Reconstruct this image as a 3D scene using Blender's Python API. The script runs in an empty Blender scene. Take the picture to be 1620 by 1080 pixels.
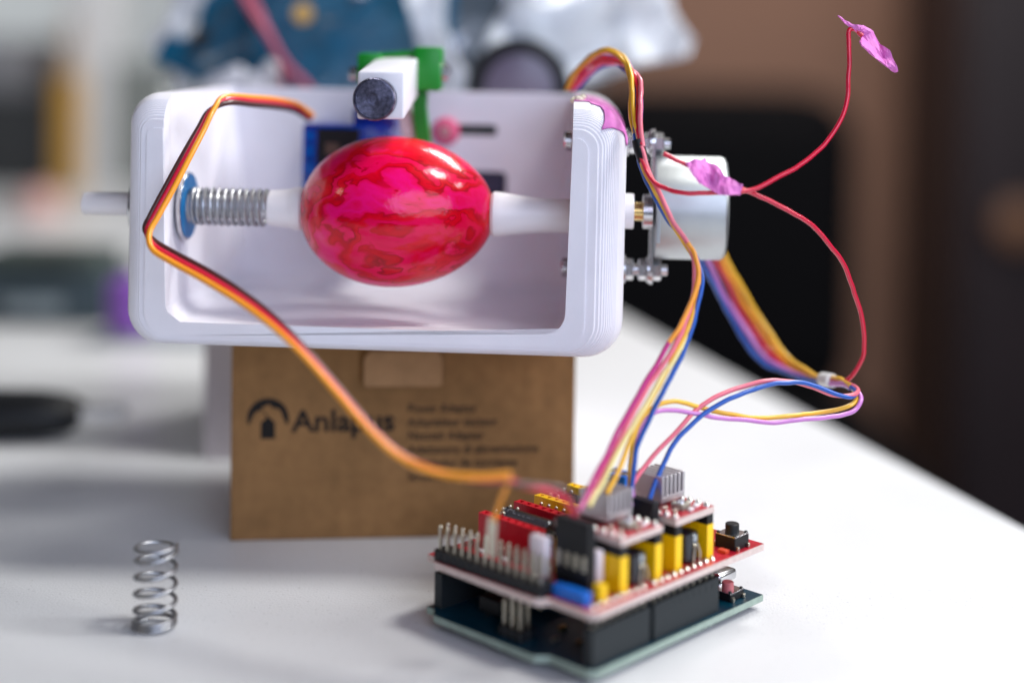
import bpy, bmesh, math, random
from mathutils import Vector, Matrix, noise
random.seed(7)
R = math.radians
S = 0.001                                   # everything below is measured in millimetres
scene = bpy.context.scene
col = scene.collection

# ---------------------------------------------------------------- camera
CH, CP, CCY, CRO, CF = 139.5, R(1.4), 137.8, 0.014, 2300.0
cam_d = bpy.data.cameras.new('camera')
cam = bpy.data.objects.new('camera', cam_d)
col.objects.link(cam)
scene.camera = cam
cam.location = (0, 0, CH*S)
cam.rotation_euler = (Matrix.Rotation(R(90)-CP, 4, 'X') @ Matrix.Rotation(CRO, 4, 'Z')).to_euler()
cam_d.sensor_width = 36.0
cam_d.lens = CF/1620*36
cam_d.shift_y = -(540-CCY)/1620
cam_d.clip_start = 0.01
cam_d.clip_end = 50
cam_d.dof.use_dof = True
cam_d.dof.focus_distance = 0.371
cam_d.dof.aperture_fstop = 2.85
cam_d.dof.aperture_blades = 0

# ---------------------------------------------------------------- light
world = bpy.data.worlds.new('World')
scene.world = world
world.use_nodes = True
bg = world.node_tree.nodes['Background']
bg.inputs[0].default_value = (0.95, 0.72, 0.80, 1)
bg.inputs[1].default_value = 0.04

def area(name, loc, target, sx, sy, power, colour):
    l = bpy.data.lights.new(name, 'AREA')
    l.shape = 'RECTANGLE'; l.size = sx; l.size_y = sy; l.energy = power; l.color = colour
    o = bpy.data.objects.new(name, l); col.objects.link(o)
    o.location = loc
    o.rotation_euler = (Vector(target)-Vector(loc)).to_track_quat('-Z', 'Y').to_euler()
    return o
area('window_light', (1.32, 0.33, 0.86), (0.0, 0.41, 0.06), 0.20, 0.60, 13.0, (0.97, 0.98, 1.0))
area('ceiling_light', (0.72, 0.22, 1.38), (0.0, 0.41, 0.06), 0.30, 0.30, 17.0, (1.0, 0.985, 0.95))
area('skylight', (0.50, 1.15, 1.05), (0.08, 0.42, 0.02), 0.55, 0.20, 14.0, (1.0, 0.985, 0.96))
area('desk_lamp', (-0.70, 0.07, 0.48), (-0.02, 0.40, 0.10), 0.09, 0.09, 0.30, (1.0, 0.85, 0.65))
area('room_light', (0.52, -0.72, 0.50), (-0.02, 0.40, 0.08), 1.5, 0.9, 14.0, (0.68, 0.77, 1.0)).data.shape = 'ELLIPSE'  # soft bluish fill added on the camera side to lift the front faces
area('far_room_light', (-1.1, 1.25, 1.3), (-0.95, 2.6, 0.25), 0.6, 0.6, 5.0, (0.95, 0.98, 1.0)).data.spread = R(70)  # unseen fill added to brighten the pale wall at far left
area('far_warm_light', (0.20, 1.80, 0.72), (0.62, 2.6, 0.02), 0.4, 0.4, 3.2, (1.0, 0.86, 0.74)).data.spread = R(120)  # unseen warm fill added to brighten the brown wall

vs = scene.view_settings
vs.view_transform = 'Standard'; vs.look = 'None'; vs.exposure = -0.14; vs.gamma = 1.0
vs.use_curve_mapping = False

# ---------------------------------------------------------------- measuring helpers
def at(px, py, Y):
    """point of the place that lies on depth Y (mm) and was measured at photo pixel px, py"""
    a, b = px-810, py-CCY
    X = a*math.cos(CRO)+b*math.sin(CRO); V = -a*math.sin(CRO)+b*math.cos(CRO)
    xc, uc = X/CF, -V/CF
    ry = math.cos(CP)+uc*math.sin(CP); rz = uc*math.cos(CP)-math.sin(CP)
    return Vector((xc*Y/ry, Y, CH+rz*Y/ry))

# ---------------------------------------------------------------- materials
MATS = {}
def mat(name, c, rough=0.5, metal=0.0, noise_amt=0.0, noise_scale=200.0, bump=0.0, bump_scale=900.0,
        coat=0.0, spec=0.5, trans=0.0, sss=0.0, alpha=1.0):
    if name in MATS: return MATS[name]
    m = bpy.data.materials.new(name); m.use_nodes = True
    nt = m.node_tree; b = nt.nodes['Principled BSDF']
    b.inputs['Base Color'].default_value = (*c, 1)
    b.inputs['Roughness'].default_value = rough
    b.inputs['Metallic'].default_value = metal
    b.inputs['Coat Weight'].default_value = coat
    b.inputs['Coat Roughness'].default_value = 0.04
    b.inputs['Specular IOR Level'].default_value = spec
    b.inputs['Transmission Weight'].default_value = trans
    b.inputs['Alpha'].default_value = alpha
    if sss:
        b.inputs['Subsurface Weight'].default_value = sss
        b.inputs['Subsurface Radius'].default_value = (1, 0.8, 0.8)
        b.inputs['Subsurface Scale'].default_value = 0.0015
    tc = nt.nodes.new('ShaderNodeTexCoord')
    if noise_amt:
        n = nt.nodes.new('ShaderNodeTexNoise'); n.inputs['Scale'].default_value = noise_scale
        n.inputs['Detail'].default_value = 5
        r = nt.nodes.new('ShaderNodeValToRGB')
        r.color_ramp.elements[0].position = 0.3; r.color_ramp.elements[1].position = 0.7
        lo = [max(0, v*(1-noise_amt)) for v in c]; hi = [min(1, v*(1+noise_amt)) for v in c]
        r.color_ramp.elements[0].color = (*lo, 1); r.color_ramp.elements[1].color = (*hi, 1)
        nt.links.new(tc.outputs['Object'], n.inputs['Vector'])
        nt.links.new(n.outputs['Fac'], r.inputs['Fac'])
        nt.links.new(r.outputs['Color'], b.inputs['Base Color'])
    if bump:
        n2 = nt.nodes.new('ShaderNodeTexNoise'); n2.inputs['Scale'].default_value = bump_scale
        n2.inputs['Detail'].default_value = 4
        bp = nt.nodes.new('ShaderNodeBump'); bp.inputs['Strength'].default_value = bump
        bp.inputs['Distance'].default_value = 0.0002
        nt.links.new(tc.outputs['Object'], n2.inputs['Vector'])
        nt.links.new(n2.outputs['Fac'], bp.inputs['Height'])
        nt.links.new(bp.outputs['Normal'], b.inputs['Normal'])
    MATS[name] = m
    return m

WHITE = mat('printed_white_plastic', (0.81, 0.80, 0.86), 0.38, noise_amt=0.03, noise_scale=90, bump=0.10, bump_scale=1500, sss=0.12)
WHITE2 = mat('white_smooth_plastic', (0.82, 0.79, 0.81), 0.4, bump=0.08, sss=0.2)
STEEL = mat('steel', (0.62, 0.62, 0.64), 0.25, 1.0, bump=0.05)
SPRINGW = mat('dull_spring_steel', (0.40, 0.41, 0.43), 0.36, 1.0, bump=0.05)
ZINC = mat('zinc_can', (0.47, 0.50, 0.51), 0.45, 1.0, noise_amt=0.05, noise_scale=120, bump=0.06, bump_scale=700)
BRASS = mat('brass', (0.78, 0.55, 0.22), 0.25, 1.0)
TIN = mat('tinned_pin', (0.58, 0.55, 0.46), 0.36, 1.0)
BLACK = mat('black_plastic', (0.007, 0.008, 0.010), 0.42, spec=0.3, bump=0.15, bump_scale=1200)
DARKGREY = mat('dark_header_plastic', (0.014, 0.019, 0.022), 0.5, spec=0.3, bump=0.12, bump_scale=1500)
GREEN = mat('green_printed_plastic', (0.0, 0.22, 0.012), 0.42, noise_amt=0.08, noise_scale=150, bump=0.15, bump_scale=900)
BLUE_T = mat('blue_servo_plastic', (0.002, 0.022, 0.25), 0.2, noise_amt=0.5, noise_scale=110, coat=0.4)
BLUE_P = mat('blue_terminal_plastic', (0.005, 0.13, 0.55), 0.35, bump=0.05)
BLUE_W = mat('blue_washer_paint', (0.0, 0.16, 0.42), 0.35, noise_amt=0.12, noise_scale=300)
RED_P = mat('red_socket_plastic', (0.58, 0.006, 0.02), 0.38, bump=0.06)
YEL_P = mat('yellow_socket_plastic', (0.90, 0.56, 0.0), 0.38, bump=0.06)
RED_PCB = mat('red_solder_mask', (0.42, 0.008, 0.025), 0.3, noise_amt=0.25, noise_scale=420, coat=0.3)
PCB_EDGE = mat('pale_board_edge', (0.62, 0.50, 0.46), 0.7, noise_amt=0.1, noise_scale=600)
TEAL_PCB = mat('teal_solder_mask', (0.0, 0.032, 0.055), 0.3, noise_amt=0.3, noise_scale=420, coat=0.3)
TEAL_EDGE = mat('teal_board_edge', (0.30, 0.38, 0.32), 0.65, noise_amt=0.12, noise_scale=600)
SILVER_P = mat('heat_sink_aluminium', (0.66, 0.64, 0.67), 0.42, 0.9, bump=0.05)
WHITE_SILK = mat('white_silkscreen', (0.8, 0.8, 0.8), 0.5)
SOLDER = mat('solder', (0.66, 0.66, 0.62), 0.30, 1.0)
CARD = mat('brown_cardboard', (0.285, 0.150, 0.058), 0.85, noise_amt=0.10, noise_scale=260, bump=0.35, bump_scale=800, spec=0.2)
def flutes(m):
    nt = m.node_tree; b = nt.nodes['Principled BSDF']; bp = [n for n in nt.nodes if n.type == 'BUMP'][0]
    tc = [n for n in nt.nodes if n.type == 'TEX_COORD'][0]
    wv = nt.nodes.new('ShaderNodeTexWave'); wv.inputs['Scale'].default_value = 46; wv.inputs['Distortion'].default_value = 1.2; wv.inputs['Detail'].default_value = 2
    b2 = nt.nodes.new('ShaderNodeBump'); b2.inputs['Strength'].default_value = 0.22; b2.inputs['Distance'].default_value = 0.0004
    nt.links.new(tc.outputs['Object'], wv.inputs['Vector']); nt.links.new(wv.outputs['Fac'], b2.inputs['Height'])
    nt.links.new(bp.outputs['Normal'], b2.inputs['Normal']); nt.links.new(b2.outputs['Normal'], b.inputs['Normal'])
    # rubbed patches
    n = nt.nodes.new('ShaderNodeTexNoise'); n.inputs['Scale'].default_value = 38; n.inputs['Detail'].default_value = 6
    rp = nt.nodes.new('ShaderNodeValToRGB'); rp.color_ramp.elements[0].position = 0.35; rp.color_ramp.elements[0].color = (0.82, 0.82, 0.82, 1)
    rp.color_ramp.elements[1].position = 0.68; rp.color_ramp.elements[1].color = (1.12, 1.12, 1.14, 1)
    src = b.inputs['Base Color'].links[0].from_socket
    mx = nt.nodes.new('ShaderNodeMix'); mx.data_type = 'RGBA'; mx.blend_type = 'MULTIPLY'; mx.inputs['Factor'].default_value = 1.0
    nt.links.new(tc.outputs['Object'], n.inputs['Vector']); nt.links.new(n.outputs['Fac'], rp.inputs['Fac'])
    nt.links.new(src, mx.inputs[6]); nt.links.new(rp.outputs['Color'], mx.inputs[7]); nt.links.new(mx.outputs[2], b.inputs['Base Color'])
flutes(CARD)
CARD_SHADE = mat('brown_cardboard_core', (0.19, 0.09, 0.03), 0.9, noise_amt=0.15, noise_scale=500, spec=0.15)  # darker card colour with the shade of gaps and cuts in it
INK = mat('black_ink', (0.012, 0.010, 0.009), 0.7, spec=0.2)
PINKTAPE = mat('pink_masking_tape', (0.66, 0.17, 0.52), 0.6, noise_amt=0.10, noise_scale=350, bump=0.5, bump_scale=700)
PINKSIL = mat('pink_silicone', (0.70, 0.10, 0.22), 0.35, sss=0.3)
W_ORANGE = mat('wire_orange', (0.88, 0.33, 0.02), 0.35, coat=0.2)
W_RED = mat('wire_red', (0.62, 0.010, 0.045), 0.3, coat=0.3)
W_BROWN = mat('wire_brown', (0.065, 0.022, 0.020), 0.35, coat=0.2)
W_YELLOW = mat('wire_yellow', (0.80, 0.44, 0.03), 0.35, coat=0.2)
W_BLUE = mat('wire_blue', (0.008, 0.085, 0.42), 0.32, coat=0.2)
W_PINK = mat('wire_pink', (0.76, 0.16, 0.22), 0.35, coat=0.2)
W_LILAC = mat('wire_lilac', (0.55, 0.20, 0.55), 0.35, coat=0.2)
W_CREAM = mat('wire_cream', (0.80, 0.68, 0.28), 0.35, coat=0.2)
W_VIOLET = mat('wire_violet', (0.10, 0.035, 0.36), 0.35, coat=0.2)
W_MAGENTA = mat('wire_magenta', (0.50, 0.02, 0.20), 0.35, coat=0.2)

def table_material():
    m = bpy.data.materials.new('white_laminate'); m.use_nodes = True
    nt = m.node_tree; b = nt.nodes['Principled BSDF']
    tc = nt.nodes.new('ShaderNodeTexCoord')
    n = nt.nodes.new('ShaderNodeTexNoise'); n.inputs['Scale'].default_value = 9; n.inputs['Detail'].default_value = 6
    r = nt.nodes.new('ShaderNodeValToRGB')
    r.color_ramp.elements[0].color = (0.63, 0.64, 0.66, 1); r.color_ramp.elements[1].color = (0.69, 0.70, 0.71, 1)
    nt.links.new(tc.outputs['Object'], n.inputs['Vector']); nt.links.new(n.outputs['Fac'], r.inputs['Fac'])
    n2 = nt.nodes.new('ShaderNodeTexNoise'); n2.inputs['Scale'].default_value = 1100; n2.inputs['Detail'].default_value = 2
    sp = nt.nodes.new('ShaderNodeValToRGB')
    sp.color_ramp.elements[0].position = 0.24; sp.color_ramp.elements[0].color = (0.62, 0.62, 0.62, 1)
    sp.color_ramp.elements[1].position = 0.36; sp.color_ramp.elements[1].color = (1, 1, 1, 1)
    n3 = nt.nodes.new('ShaderNodeTexNoise'); n3.inputs['Scale'].default_value = 1500; n3.inputs['Detail'].default_value = 3
    mx = nt.nodes.new('ShaderNodeMix'); mx.data_type = 'RGBA'; mx.blend_type = 'MULTIPLY'
    mx.inputs['Factor'].default_value = 1.0
    for nn in (n2, n3): nt.links.new(tc.outputs['Object'], nn.inputs['Vector'])
    nt.links.new(n2.outputs['Fac'], sp.inputs['Fac'])
    nt.links.new(r.outputs['Color'], mx.inputs[6]); nt.links.new(sp.outputs['Color'], mx.inputs[7])
    nt.links.new(mx.outputs[2], b.inputs['Base Color'])
    bp = nt.nodes.new('ShaderNodeBump'); bp.inputs['Strength'].default_value = 0.55; bp.inputs['Distance'].default_value = 0.0002
    nt.links.new(n3.outputs['Fac'], bp.inputs['Height']); nt.links.new(bp.outputs['Normal'], b.inputs['Normal'])
    n4 = nt.nodes.new('ShaderNodeTexNoise'); n4.inputs['Scale'].default_value = 26; n4.inputs['Detail'].default_value = 7
    rr = nt.nodes.new('ShaderNodeMapRange'); rr.inputs['To Min'].default_value = 0.24; rr.inputs['To Max'].default_value = 0.46
    nt.links.new(tc.outputs['Object'], n4.inputs['Vector']); nt.links.new(n4.outputs['Fac'], rr.inputs['Value']); nt.links.new(rr.outputs['Result'], b.inputs['Roughness'])
    return m
TABLE = table_material()

def egg_material():
    m = bpy.data.materials.new('marbled_red_dye'); m.use_nodes = True
    nt = m.node_tree; b = nt.nodes['Principled BSDF']; L = nt.links.new
    def N(t, **kw):
        n = nt.nodes.new(t)
        for k, v in kw.items(): n.inputs[k].default_value = v
        return n
    def ramp(*stops):
        n = nt.nodes.new('ShaderNodeValToRGB'); e = n.color_ramp.elements
        e[0].position, e[0].color = stops[0][0], (*stops[0][1], 1)
        e[1].position, e[1].color = stops[-1][0], (*stops[-1][1], 1)
        for p, c in stops[1:-1]:
            q = e.new(p); q.color = (*c, 1)
        return n
    tc = N('ShaderNodeTexCoord')
    mp = N('ShaderNodeMapping'); mp.inputs['Scale'].default_value = (0.62, 1, 1.15); mp.inputs['Rotation'].default_value = (0.4, R(10), 0.2)
    L(tc.outputs['Object'], mp.inputs['Vector'])
    warp = N('ShaderNodeTexNoise', Scale=70.0, Detail=3.0)
    L(mp.outputs['Vector'], warp.inputs['Vector'])
    vm = nt.nodes.new('ShaderNodeVectorMath'); vm.operation = 'MULTIPLY_ADD'
    vm.inputs[1].default_value = (0.014, 0.014, 0.014)
    L(warp.outputs['Color'], vm.inputs[0]); L(mp.outputs['Vector'], vm.inputs[2])
    base = N('ShaderNodeTexNoise', Scale=60.0, Detail=4.0, Roughness=0.46)
    L(vm.outputs['Vector'], base.inputs['Vector'])
    pink, hot, red, deep = (0.80, 0.002, 0.085), (0.84, 0.004, 0.17), (0.74, 0.001, 0.020), (0.58, 0.0, 0.012)
    # puddles of dye: each band of the height map is another coat
    r1 = ramp((0.30, hot), (0.38, pink), (0.405, red), (0.452, deep), (0.475, pink), (0.510, (0.76, 0.002, 0.07)), (0.535, red), (0.572, deep), (0.592, pink), (0.63, hot), (0.70, red))
    L(base.outputs['Fac'], r1.inputs['Fac'])
    W = (1, 1, 1); D = (0.56, 0.10, 0.16)
    # dark dried rims of the puddles
    r2 = ramp((0.384, W), (0.392, D), (0.402, W), (0.447, W), (0.460, (0.42, 0.04, 0.06)), (0.470, W), (0.520, W), (0.527, D), (0.538, W), (0.570, W), (0.580, D), (0.591, W))
    L(base.outputs['Fac'], r2.inputs['Fac'])
    fade = N('ShaderNodeTexNoise', Scale=85.0, Detail=2.0)
    L(tc.outputs['Object'], fade.inputs['Vector'])
    fr = ramp((0.40, (0.0, 0.0, 0.0)), (0.60, (1, 1, 1)))
    L(fade.outputs['Fac'], fr.inputs['Fac'])
    mx = nt.nodes.new('ShaderNodeMix'); mx.data_type = 'RGBA'; mx.blend_type = 'MULTIPLY'
    L(fr.outputs['Color'], mx.inputs['Factor']); L(r1.outputs['Color'], mx.inputs[6]); L(r2.outputs['Color'], mx.inputs[7])
    # thin washes over it
    wash = N('ShaderNodeTexNoise', Scale=24.0, Detail=1.0)
    L(vm.outputs['Vector'], wash.inputs['Vector'])
    r3 = ramp((0.42, (0.78, 0.6, 0.45)), (0.60, (1, 1, 1)))
    L(wash.outputs['Fac'], r3.inputs['Fac'])
    mx2 = nt.nodes.new('ShaderNodeMix'); mx2.data_type = 'RGBA'; mx2.blend_type = 'MULTIPLY'
    mx2.inputs['Factor'].default_value = 0.8
    L(mx.outputs[2], mx2.inputs[6]); L(r3.outputs['Color'], mx2.inputs[7])
    L(mx2.outputs[2], b.inputs['Base Color'])
    b.inputs['Roughness'].default_value = 0.30
    b.inputs['Coat Weight'].default_value = 0.52; b.inputs['Specular IOR Level'].default_value = 0.08; b.inputs['Coat Roughness'].default_value = 0.07
    fine = N('ShaderNodeTexNoise', Scale=650.0, Detail=6.0)
    L(tc.outputs['Object'], fine.inputs['Vector'])
    med = N('ShaderNodeTexNoise', Scale=110.0, Detail=2.0)
    L(tc.outputs['Object'], med.inputs['Vector'])
    ad = nt.nodes.new('ShaderNodeMath'); ad.operation = 'ADD'
    L(fine.outputs['Fac'], ad.inputs[0]); L(med.outputs['Fac'], ad.inputs[1])
    bp = N('ShaderNodeBump', Strength=0.24, Distance=0.0003)
    L(ad.outputs['Value'], bp.inputs['Height'])
    L(bp.outputs['Normal'], b.inputs['Normal']); L(bp.outputs['Normal'], b.inputs['Coat Normal'])
    return m

def film_material(name, tint, density, haze):
    """clear plastic film: mostly see-through, with gloss and a little milky scatter"""
    m = bpy.data.materials.new(name); m.use_nodes = True
    nt = m.node_tree; nt.nodes.clear(); L = nt.links.new
    out = nt.nodes.new('ShaderNodeOutputMaterial')
    tr = nt.nodes.new('ShaderNodeBsdfTransparent'); tr.inputs[0].default_value = (*tint, 1)
    gl = nt.nodes.new('ShaderNodeBsdfGlossy'); gl.inputs['Roughness'].default_value = 0.16
    df = nt.nodes.new('ShaderNodeBsdfDiffuse'); df.inputs[0].default_value = (0.8, 0.82, 0.85, 1)
    tc = nt.nodes.new('ShaderNodeTexCoord')
    n = nt.nodes.new('ShaderNodeTexNoise'); n.inputs['Scale'].default_value = 45; n.inputs['Detail'].default_value = 3
    rp = nt.nodes.new('ShaderNodeValToRGB')
    rp.color_ramp.elements[0].position = 0.42; rp.color_ramp.elements[0].color = (haze*0.3,)*3+(1,)
    rp.color_ramp.elements[1].position = 0.66; rp.color_ramp.elements[1].color = (haze,)*3+(1,)
    L(tc.outputs['Object'], n.inputs['Vector']); L(n.outputs['Fac'], rp.inputs['Fac'])
    m1 = nt.nodes.new('ShaderNodeMixShader'); L(rp.outputs['Color'], m1.inputs[0]); L(tr.outputs[0], m1.inputs[1]); L(df.outputs[0], m1.inputs[2])
    fr = nt.nodes.new('ShaderNodeFresnel'); fr.inputs['IOR'].default_value = 1.45
    ad = nt.nodes.new('ShaderNodeMath'); ad.operation = 'MULTIPLY_ADD'; ad.inputs[1].default_value = density; ad.inputs[2].default_value = 0.02
    L(fr.outputs[0], ad.inputs[0])
    m2 = nt.nodes.new('ShaderNodeMixShader'); L(ad.outputs[0], m2.inputs[0]); L(m1.outputs[0], m2.inputs[1]); L(gl.outputs[0], m2.inputs[2])
    L(m2.outputs[0], out.inputs['Surface'])
    return m

# ---------------------------------------------------------------- mesh helpers
class MB:
    """collects shapes (in mm) and links them as ONE mesh object"""
    def __init__(s): s.v = []; s.f = []
    def add(s, v, f):
        o = len(s.v); s.v += [tuple(p) for p in v]; s.f += [tuple(o+i for i in q) for q in f]; return s
    def box(s, x0, x1, y0, y1, z0, z1):
        return s.add([(x, y, z) for z in (z0, z1) for y in (y0, y1) for x in (x0, x1)],
                     [(0, 2, 3, 1), (4, 5, 7, 6), (0, 1, 5, 4), (2, 6, 7, 3), (0, 4, 6, 2), (1, 3, 7, 5)])
    def bm(s):
        b = bmesh.new()
        vs = [b.verts.new(Vector(p)) for p in s.v]
        for q in s.f:
            try: b.faces.new([vs[i] for i in q])
            except ValueError: pass
        bmesh.ops.recalc_face_normals(b, faces=b.faces)
        return b
    def rbox(s, x0, x1, y0, y1, z0, z1, r=0.3, seg=2):
        t = MB().box(x0, x1, y0, y1, z0, z1); b = t.bm()
        bmesh.ops.bevel(b, geom=list(b.edges), offset=r, segments=seg, profile=0.5, affect='EDGES')
        return s.take(b)
    def take(s, b):
        b.verts.index_update()
        o = len(s.v); s.v += [tuple(v.co) for v in b.verts]
        s.f += [tuple(o+v.index for v in f.verts) for f in b.faces]
        b.free(); return s
    def lathe(s, prof, n=32, M=None, cap=True):
        """prof = [(r, h)...] spun about local z, then moved by M"""
        M = M or Matrix(); v = []; f = []
        for r, h in prof:
            for i in range(n):
                a = 2*math.pi*i/n; v.append(M @ Vector((r*math.cos(a), r*math.sin(a), h)))
        for k in range(len(prof)-1):
            for i in range(n):
                j = (i+1) % n; f.append((k*n+i, k*n+j, (k+1)*n+j, (k+1)*n+i))
        if cap:
            f.append(tuple(range(n-1, -1, -1))); f.append(tuple((len(prof)-1)*n+i for i in range(n)))
        return s.add(v, f)
    def tube(s, pts, r, n=10, cap=True):
        """round tube along a polyline of Vectors"""
        pts = [Vector(p) for p in pts]; v = []; f = []
        t = (pts[1]-pts[0]).normalized()
        u = t.orthogonal().normalized()
        for k, p in enumerate(pts):
            t2 = (pts[min(k+1, len(pts)-1)]-pts[max(k-1, 0)]).normalized()
            u = (u-t2*u.dot(t2)).normalized(); w = t2.cross(u)
            rr = r[k] if isinstance(r, (list, tuple)) else r
            for i in range(n):
                a = 2*math.pi*i/n; v.append(p+(u*math.cos(a)+w*math.sin(a))*rr)
        for k in range(len(pts)-1):
            for i in range(n):
                j = (i+1) % n; f.append((k*n+i, k*n+j, (k+1)*n+j, (k+1)*n+i))
        if cap:
            f.append(tuple(range(n-1, -1, -1))); f.append(tuple((len(pts)-1)*n+i for i in range(n)))
        return s.add(v, f)
    def prism(s, poly, z0, z1, M=None):
        """polygon in xy, extruded z0..z1"""
        M = M or Matrix(); n = len(poly)
        v = [M @ Vector((x, y, z0)) for x, y in poly]+[M @ Vector((x, y, z1)) for x, y in poly]
        f = [tuple(range(n-1, -1, -1)), tuple(range(n, 2*n))]+[(i, (i+1) % n, n+(i+1) % n, n+i) for i in range(n)]
        return s.add(v, f)
    def build(s, name, material, parent=None, smooth=False, loc=None, rot=None, angle=None, kind=None, label=None):
        b = s.bm(); me = bpy.data.meshes.new(name)
        bmesh.ops.scale(b, vec=(S, S, S), verts=b.verts)
        b.to_mesh(me); b.free()
        me.materials.append(material)
        if smooth:
            me.set_sharp_from_angle(angle=R(angle or 35))
            me.polygons.foreach_set('use_smooth', [True]*len(me.polygons))
        o = bpy.data.objects.new(name, me); col.objects.link(o)
        if parent: o.parent = parent
        if loc: o.location = Vector(loc)*S
        if rot: o.rotation_euler = rot
        if kind: o['kind'] = kind
        if label: o['label'] = label
        return o

def thing(name, label, cat, loc=(0, 0, 0), rot=(0, 0, 0), group=None):
    o = bpy.data.objects.new(name, None); col.objects.link(o)
    o.empty_display_size = 0.01
    o.location = Vector(loc)*S; o.rotation_euler = rot
    tag(o, label, cat, group); return o
def tag(o, label, cat, group=None):
    o['label'] = label; o['category'] = cat
    if group: o['group'] = group
    return o
def link_copy(o, parent, loc=None):
    c = o.copy(); col.objects.link(c); c.parent = parent
    if loc is not None: c.location = Vector(loc)*S
    return c
def spline(pts, sub=10):
    """Catmull-Rom through points"""
    P = [Vector(p) for p in pts]; P = [P[0]*2-P[1]]+P+[P[-1]*2-P[-2]]; out = []
    for i in range(1, len(P)-2):
        a, b, c, d = P[i-1:i+3]
        for k in range(sub):
            t = k/sub
            out.append(0.5*((2*b)+(c-a)*t+(2*a-5*b+4*c-d)*t*t+(3*b-a-3*c+d)*t**3))
    out.append(P[-2]); return out
AX_X = Matrix.Rotation(R(90), 4, 'Y')        # lathe axis z -> +x
AX_Y = Matrix.Rotation(R(-90), 4, 'X')       # lathe axis z -> +y
def T(x, y, z): return Matrix.Translation((x, y, z))
def text_mesh(name, body, size, material, parent, loc, rot, align='LEFT', width=None, sx=1.0, bold=0.0):
    c = bpy.data.curves.new(name, 'FONT'); c.body = body; c.size = size*S; c.align_x = align
    c.offset = bold*S; c.resolution_u = 3
    o = bpy.data.objects.new(name, c); col.objects.link(o)
    dg = bpy.context.evaluated_depsgraph_get(); dg.update()
    me = bpy.data.meshes.new_from_object(o.evaluated_get(dg))
    bpy.data.objects.remove(o)
    xs = [v.co.x for v in me.vertices]
    if width: sx = width*S/(max(xs)-min(xs))
    for v in me.vertices: v.co.x *= sx
    me.name = name; me.materials.clear(); me.materials.append(material)
    o = bpy.data.objects.new(name, me); col.objects.link(o); o.parent = parent
    o.location = Vector(loc)*S; o.rotation_euler = rot
    return o

# ================================================================ THE SETTING
def edge_x(y): return 155+(60-155)*(y-432)/(768-432)
tb = MB()
pts = [(-900, 60), (edge_x(60), 60), (edge_x(1500), 1500), (-900-300, 1500)]
tb.prism(pts, -28, 0)
tb_o = tb.build('table', TABLE); tb_o['kind'] = 'structure'
tm = tb_o.modifiers.new('b', 'BEVEL'); tm.width = 0.0025; tm.segments = 3

FLOOR = mat('dark_floor', (0.02, 0.017, 0.016), 0.6, noise_amt=0.2, noise_scale=4)
o = MB().box(-4000, 4000, -300, 4000, -760, -740).build('floor', FLOOR); o['kind'] = 'structure'
BROWN = mat('brown_wall', (0.25, 0.145, 0.105), 0.8, noise_amt=0.12, noise_scale=1.5)
o = MB().box(-300, 2600, 2600, 2660, -740, 1900).build('wall', BROWN); o['kind'] = 'structure'
PALE = mat('pale_wall', (0.50, 0.52, 0.52), 0.8, noise_amt=0.05, noise_scale=2)
o = MB().box(-3400, -304, 2600, 2660, -740, 1900).build('wall', PALE); o['kind'] = 'structure'

# ================================================================ EGG MACHINE
EW, ED, EH = 130.4, 78.0, 66.2
TH = 0.05
BX, BY, EZ = 29.2, 369.0, 60.6
tilt = R(0.45)
ex, ey = BX-EW*math.cos(TH), BY+EW*math.sin(TH)
machine = thing('egg_painting_machine', 'white printed egg painting machine with grey motor, resting on the brown carton', 'machine',
                (ex, ey, EZ+EW*math.sin(tilt)*0.75), (0, tilt, -TH))
TL, TR, TBT, TBK = 11.0, 14.0, 6.0, 5.0       # wall thicknesses: left, right, bottom, back

def outer_path(g, gb=0.0):
    """outer outline (x,z) from the inner top left corner round to the inner top right corner; g = fillet fraction"""
    x0, x1 = 6.4*g+gb, EW-10.0*g-gb; z0, z1 = 3.4*g+gb, EH-9.0*g-gb
    pts = [(TL-0.4*g, z1)]
    def arc(cx, cz, r, a0, a1, n=8):
        for i in range(n+1):
            a = R(a0+(a1-a0)*i/n); pts.append((cx+r*math.cos(a), cz+r*math.sin(a)))
    rt = max(0.6, 8.0*(1-0.75*g)); rb = 9.5*(1-0.35*g)
    rt2 = min(rt, TL-0.4*g-x0-0.3)
    arc(x0+rt2, z1-rt, 1, 90, 90, 0) if False else None
    for i in range(9):
        a = R(90+90*i/8); pts.append((x0+rt2+rt2*math.cos(a), z1-rt+rt*math.sin(a)))
    arc(x0+rb, z0+rb, rb, 180, 270)
    arc(x1-rb, z0+rb, rb, 270, 360)
    rr = 11.0*(1-0.72*g)
    arc(x1-rr, z1-rr, rr, 0, 90)
    pts.append((EW-TR, z1))
    return pts
def inner_path(d):
    """cavity outline from the inner top right corner down and round to the inner top left corner"""
    x0, x1, z0 = TL+d, EW-TR-d, TBT+d; r = 5.0+0.4*d; pts = []
    def arc(cx, cz, a0, a1, n=6):
        for i in range(n+1):
            a = R(a0+(a1-a0)*i/n); pts.append((cx+r*math.cos(a), cz+r*math.sin(a)))
    arc(x1-r, z0+r, 0, -90); arc(x0+r, z0+r, 270, 180)
    return pts

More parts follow.
